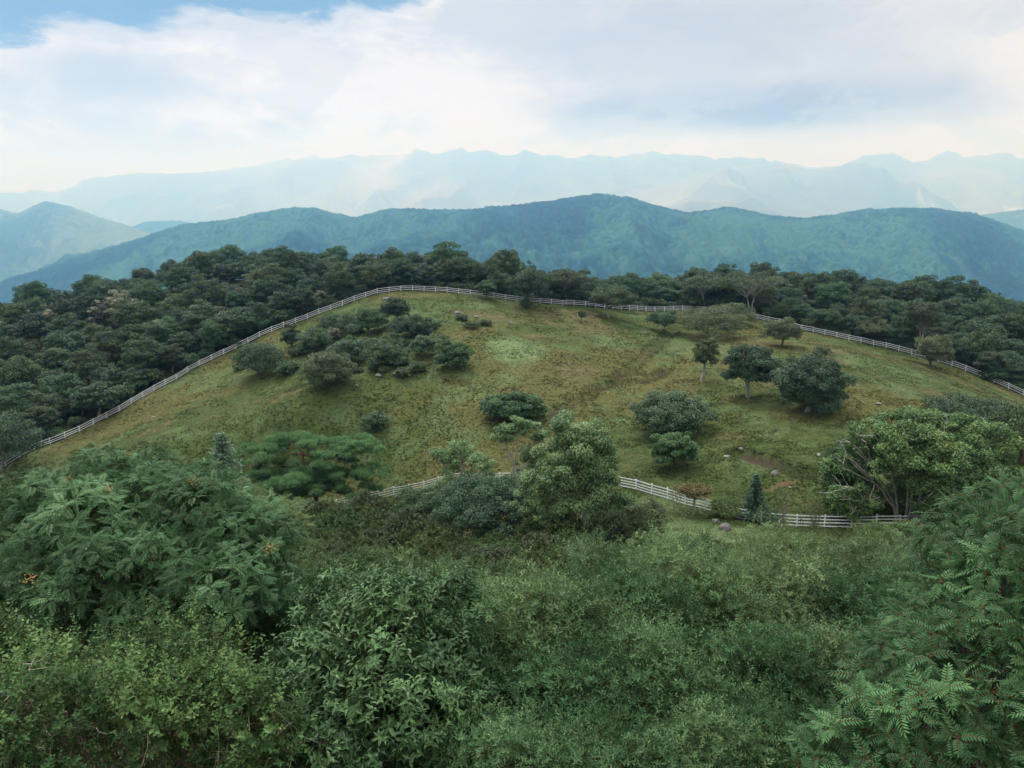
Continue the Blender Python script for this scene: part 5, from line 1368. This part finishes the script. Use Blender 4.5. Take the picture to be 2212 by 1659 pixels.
# the fine-leaved thicket between the glossy bush and the near rowan: three shrubs modelled, then copied
def fine_proto(seed, mat, n, size):
    r = np.random.default_rng(seed)
    C = []; Rd = []
    for (x, y, z, a, b, c) in [(0, 0, 0.05, 0.85, 0.8, 0.72), (0.75, 0.2, -0.3, 0.6, 0.6, 0.55), (-0.65, -0.3, -0.2, 0.62, 0.6, 0.55), (0.1, -0.75, -0.45, 0.6, 0.5, 0.5)]:
        e, f = ellipsoid_lobes(np.array([x, y, z]), np.array([a, b, c]), 12, 0.33, r, -0.4, 0.75); C.append(e); Rd.append(f)
        C.append(np.array([[x, y, z]])); Rd.append(np.array([[a, b, c]]) * 0.55)
    C = np.concatenate(C); Rd = np.concatenate(Rd)
    P, N, k = cloud(C, Rd, n, r, 0.14, -0.6, 0.08); n = len(P)
    Zv = unit(N * 0.5 + [0, 0, 0.75] + r.normal(size=(n, 3)) * 0.5)
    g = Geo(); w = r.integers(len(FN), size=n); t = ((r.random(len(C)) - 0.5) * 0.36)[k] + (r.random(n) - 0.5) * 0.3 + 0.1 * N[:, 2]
    for j, tp in enumerate(FN):
        q = w == j; g.scatter(tp, P[q], np.cross(Zv[q], r.normal(size=(q.sum(), 3))), Zv[q], size * (0.7 + 0.6 * r.random(q.sum())), t[q])
    b = Geo()
    for j in range(26):
        c = C[j % len(C)]; q = limb_path((r.normal() * 0.1, r.normal() * 0.1, -4.6), c, r, 0.06, 8); b.tube(q, np.linspace(0.026, 0.008, 8), 5)
        for e in range(4):
            d = unit(r.normal(size=3)); b.tube(limb_path(q[5], c + d * Rd[j % len(C)], r, 0.15, 4), np.linspace(0.008, 0.002, 4), 3)
    return b.mesh('stems', M_twig), g.mesh('leaves', mat)
FP = [fine_proto(151, M_fine, 720, 0.25), fine_proto(152, M_fineb, 680, 0.27), fine_proto(153, M_fine2, 760, 0.23)]
FINE = [(1150, 1330, 8.2, 0, 1.0), (1330, 1300, 9.4, 1, 1.05), (1520, 1275, 10.4, 0, 1.1), (1720, 1270, 10.8, 2, 1.1), (1890, 1300, 10.0, 1, 1.0), (1240, 1480, 6.9, 1, 0.85), (1450, 1450, 7.3, 0, 0.9), (1650, 1430, 7.6, 1, 0.9), (1830, 1430, 7.8, 0, 0.85),
        (1130, 1640, 5.6, 0, 0.68), (1320, 1640, 5.6, 1, 0.7), (1520, 1640, 5.6, 0, 0.7), (1690, 1600, 6.0, 1, 0.66), (1300, 1235, 13.0, 2, 1.2), (1500, 1222, 14.2, 2, 1.25), (1700, 1215, 15.0, 2, 1.3), (1890, 1225, 14.0, 2, 1.25), (1120, 1290, 11.5, 2, 0.9),
        (650, 1240, 13.0, 2, 1.0), (560, 1260, 11.5, 1, 0.8), (980, 1255, 12.5, 2, 0.8), (1030, 1480, 7.3, 1, 0.7), (2010, 1230, 12.0, 2, 1.0), (640, 1330, 9.6, 1, 0.7), (840, 1250, 12.0, 0, 0.9)]
FLAB = {0: 'fine-leaved mid green shrub of the thicket between the glossy bush and the near rowan', 1: 'fine-leaved deep green shrub of the thicket beside the glossy bush', 2: 'fine-leaved light green shrub along the far side of the near thicket'}
r = np.random.default_rng(160)
for (u, v, Y, k, s) in FINE:
    c = at(u, v, Y); ground = hz(c[0], c[1])
    rot = r.random() * 6.283
    # the plant stands on the ground; its crown sits at the height it grows to
    zs = s * 1.0
    o = thing('fine_leaved_shrub', FLAB[k], 'shrub', (c[0], c[1], ground), rot, None, 'fine-leaved shrubs of the near thicket')
    for nm, me in zip(('stems', 'leaves'), FP[k]):
        q = link(nm, me, o, (0, 0, c[2] - 0.55 * s - ground), 0, s)

# the rough thicket on the slope below: four shrubs modelled, then copied
def thick_proto(seed, mat, n, size, tpl):
    r = np.random.default_rng(seed)
    C, Rd = ellipsoid_lobes(np.array([0, 0, 1.0]), np.array([1.4, 1.4, 0.95]), 22, 0.30, r, -0.5, 0.78)
    C = np.concatenate([C, [[0, 0, 0.8]]]); Rd = np.concatenate([Rd, [[0.9, 0.9, 0.7]]])
    P, N, k = cloud(C, Rd, n, r, 0.25, -0.6, 0.2); n = len(P)
    Zv = unit(N * 0.5 + [0, 0, 0.7] + r.normal(size=(n, 3)) * 0.4)
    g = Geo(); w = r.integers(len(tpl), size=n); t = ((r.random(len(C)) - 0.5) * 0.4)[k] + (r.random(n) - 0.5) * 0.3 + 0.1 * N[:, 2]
    for j, tp in enumerate(tpl):
        q = w == j; g.scatter(tp, P[q], np.cross(Zv[q], r.normal(size=(q.sum(), 3))), Zv[q], size * (0.7 + 0.6 * r.random(q.sum())), t[q])
    b = Geo()
    for j in range(14):
        c = C[j % len(C)]; q = limb_path((r.normal() * 0.1, r.normal() * 0.1, -0.2), c + unit(r.normal(size=3)) * 0.3, r, 0.08, 6); b.tube(q, np.linspace(0.03, 0.008, 6), 4)
    return b.mesh('stems', M_twig), g.mesh('leaves', mat)
TP = [thick_proto(171, M_azalea, 1300, 0.27, AZ2), thick_proto(172, M_azalea, 1300, 0.27, AZ2), thick_proto(173, M_fine2, 1200, 0.28, AZ2), thick_proto(174, M_olive, 1200, 0.28, AZ2)]
TLAB = ['brownish green shrub of the rough thicket below the birches', 'brownish green shrub of the rough thicket below the birches', 'pale green shrub of the rough thicket on the slope', 'olive green shrub of the rough thicket on the slope']
def thicket():
    r = np.random.default_rng(180)
    y = 20 + 82 * r.random(14000); u = -100 + 2420 * r.random(14000); x = (u - 1106) / F / CP * y
    pts = []
    for a, b, c in zip(x, y, u):
        open_right = (1330 < c < 1960) and b > 47
        near_birch = (820 < c < 1430 and b > 63) or (c >= 1430 and b > 62) or (b > 62 and c < 440) or (c > 780 and b > 90)
        if open_right or near_birch: continue
        sp = 1.75 + 0.018 * b
        if all((a - q[0]) ** 2 + (b - q[1]) ** 2 > sp * sp for q in pts): pts.append((a, b, c))
    return sorted(pts, key=lambda q: q[1])
TK = thicket()
for (x, y, u) in TK[-290:]:
    q = r.random()
    k = (0 if r.random() < 0.5 else 1) if (600 < u < 1300 or u > 1900) and q < 0.72 else (2 if q < 0.6 else 3)
    s = (0.75 + 0.5 * r.random()) * (1.0 + 0.5 * float(sstep(45, 70, np.array(y))) * (u < 930))
    thing('thicket_shrub', TLAB[k], 'shrub', (x, y, hz(x, y)), r.random() * 6.283, (s, s, s * (0.8 + 0.5 * r.random())), 'shrubs of the rough thicket on the slope', (('stems', TP[k][0]), ('leaves', TP[k][1])))

# low growth that covers the ground under the near plants
def undergrowth():
    r = np.random.default_rng(190); n = 90000
    y = 1.5 + 34 * r.random(n) ** 1.3; x = (r.random(n) * 2 - 1) * (2.5 + 0.75 * y)
    z = height(x, y) + 0.5 * r.random(n) ** 1.5
    g = Geo(); g.scatter(leaf4(0.5, 0.08, 0.2), np.c_[x, y, z], r.normal(size=(n, 3)) + [0, 0, 0.4], r.normal(size=(n, 3)) * 0.5 + [0, 0, 1], 0.12 + 0.14 * r.random(n), (r.random(n) - 0.5) * 0.6 + 0.35)
    return g.mesh('undergrowth', M_under)
setting(link('undergrowth', undergrowth()), 'stuff')
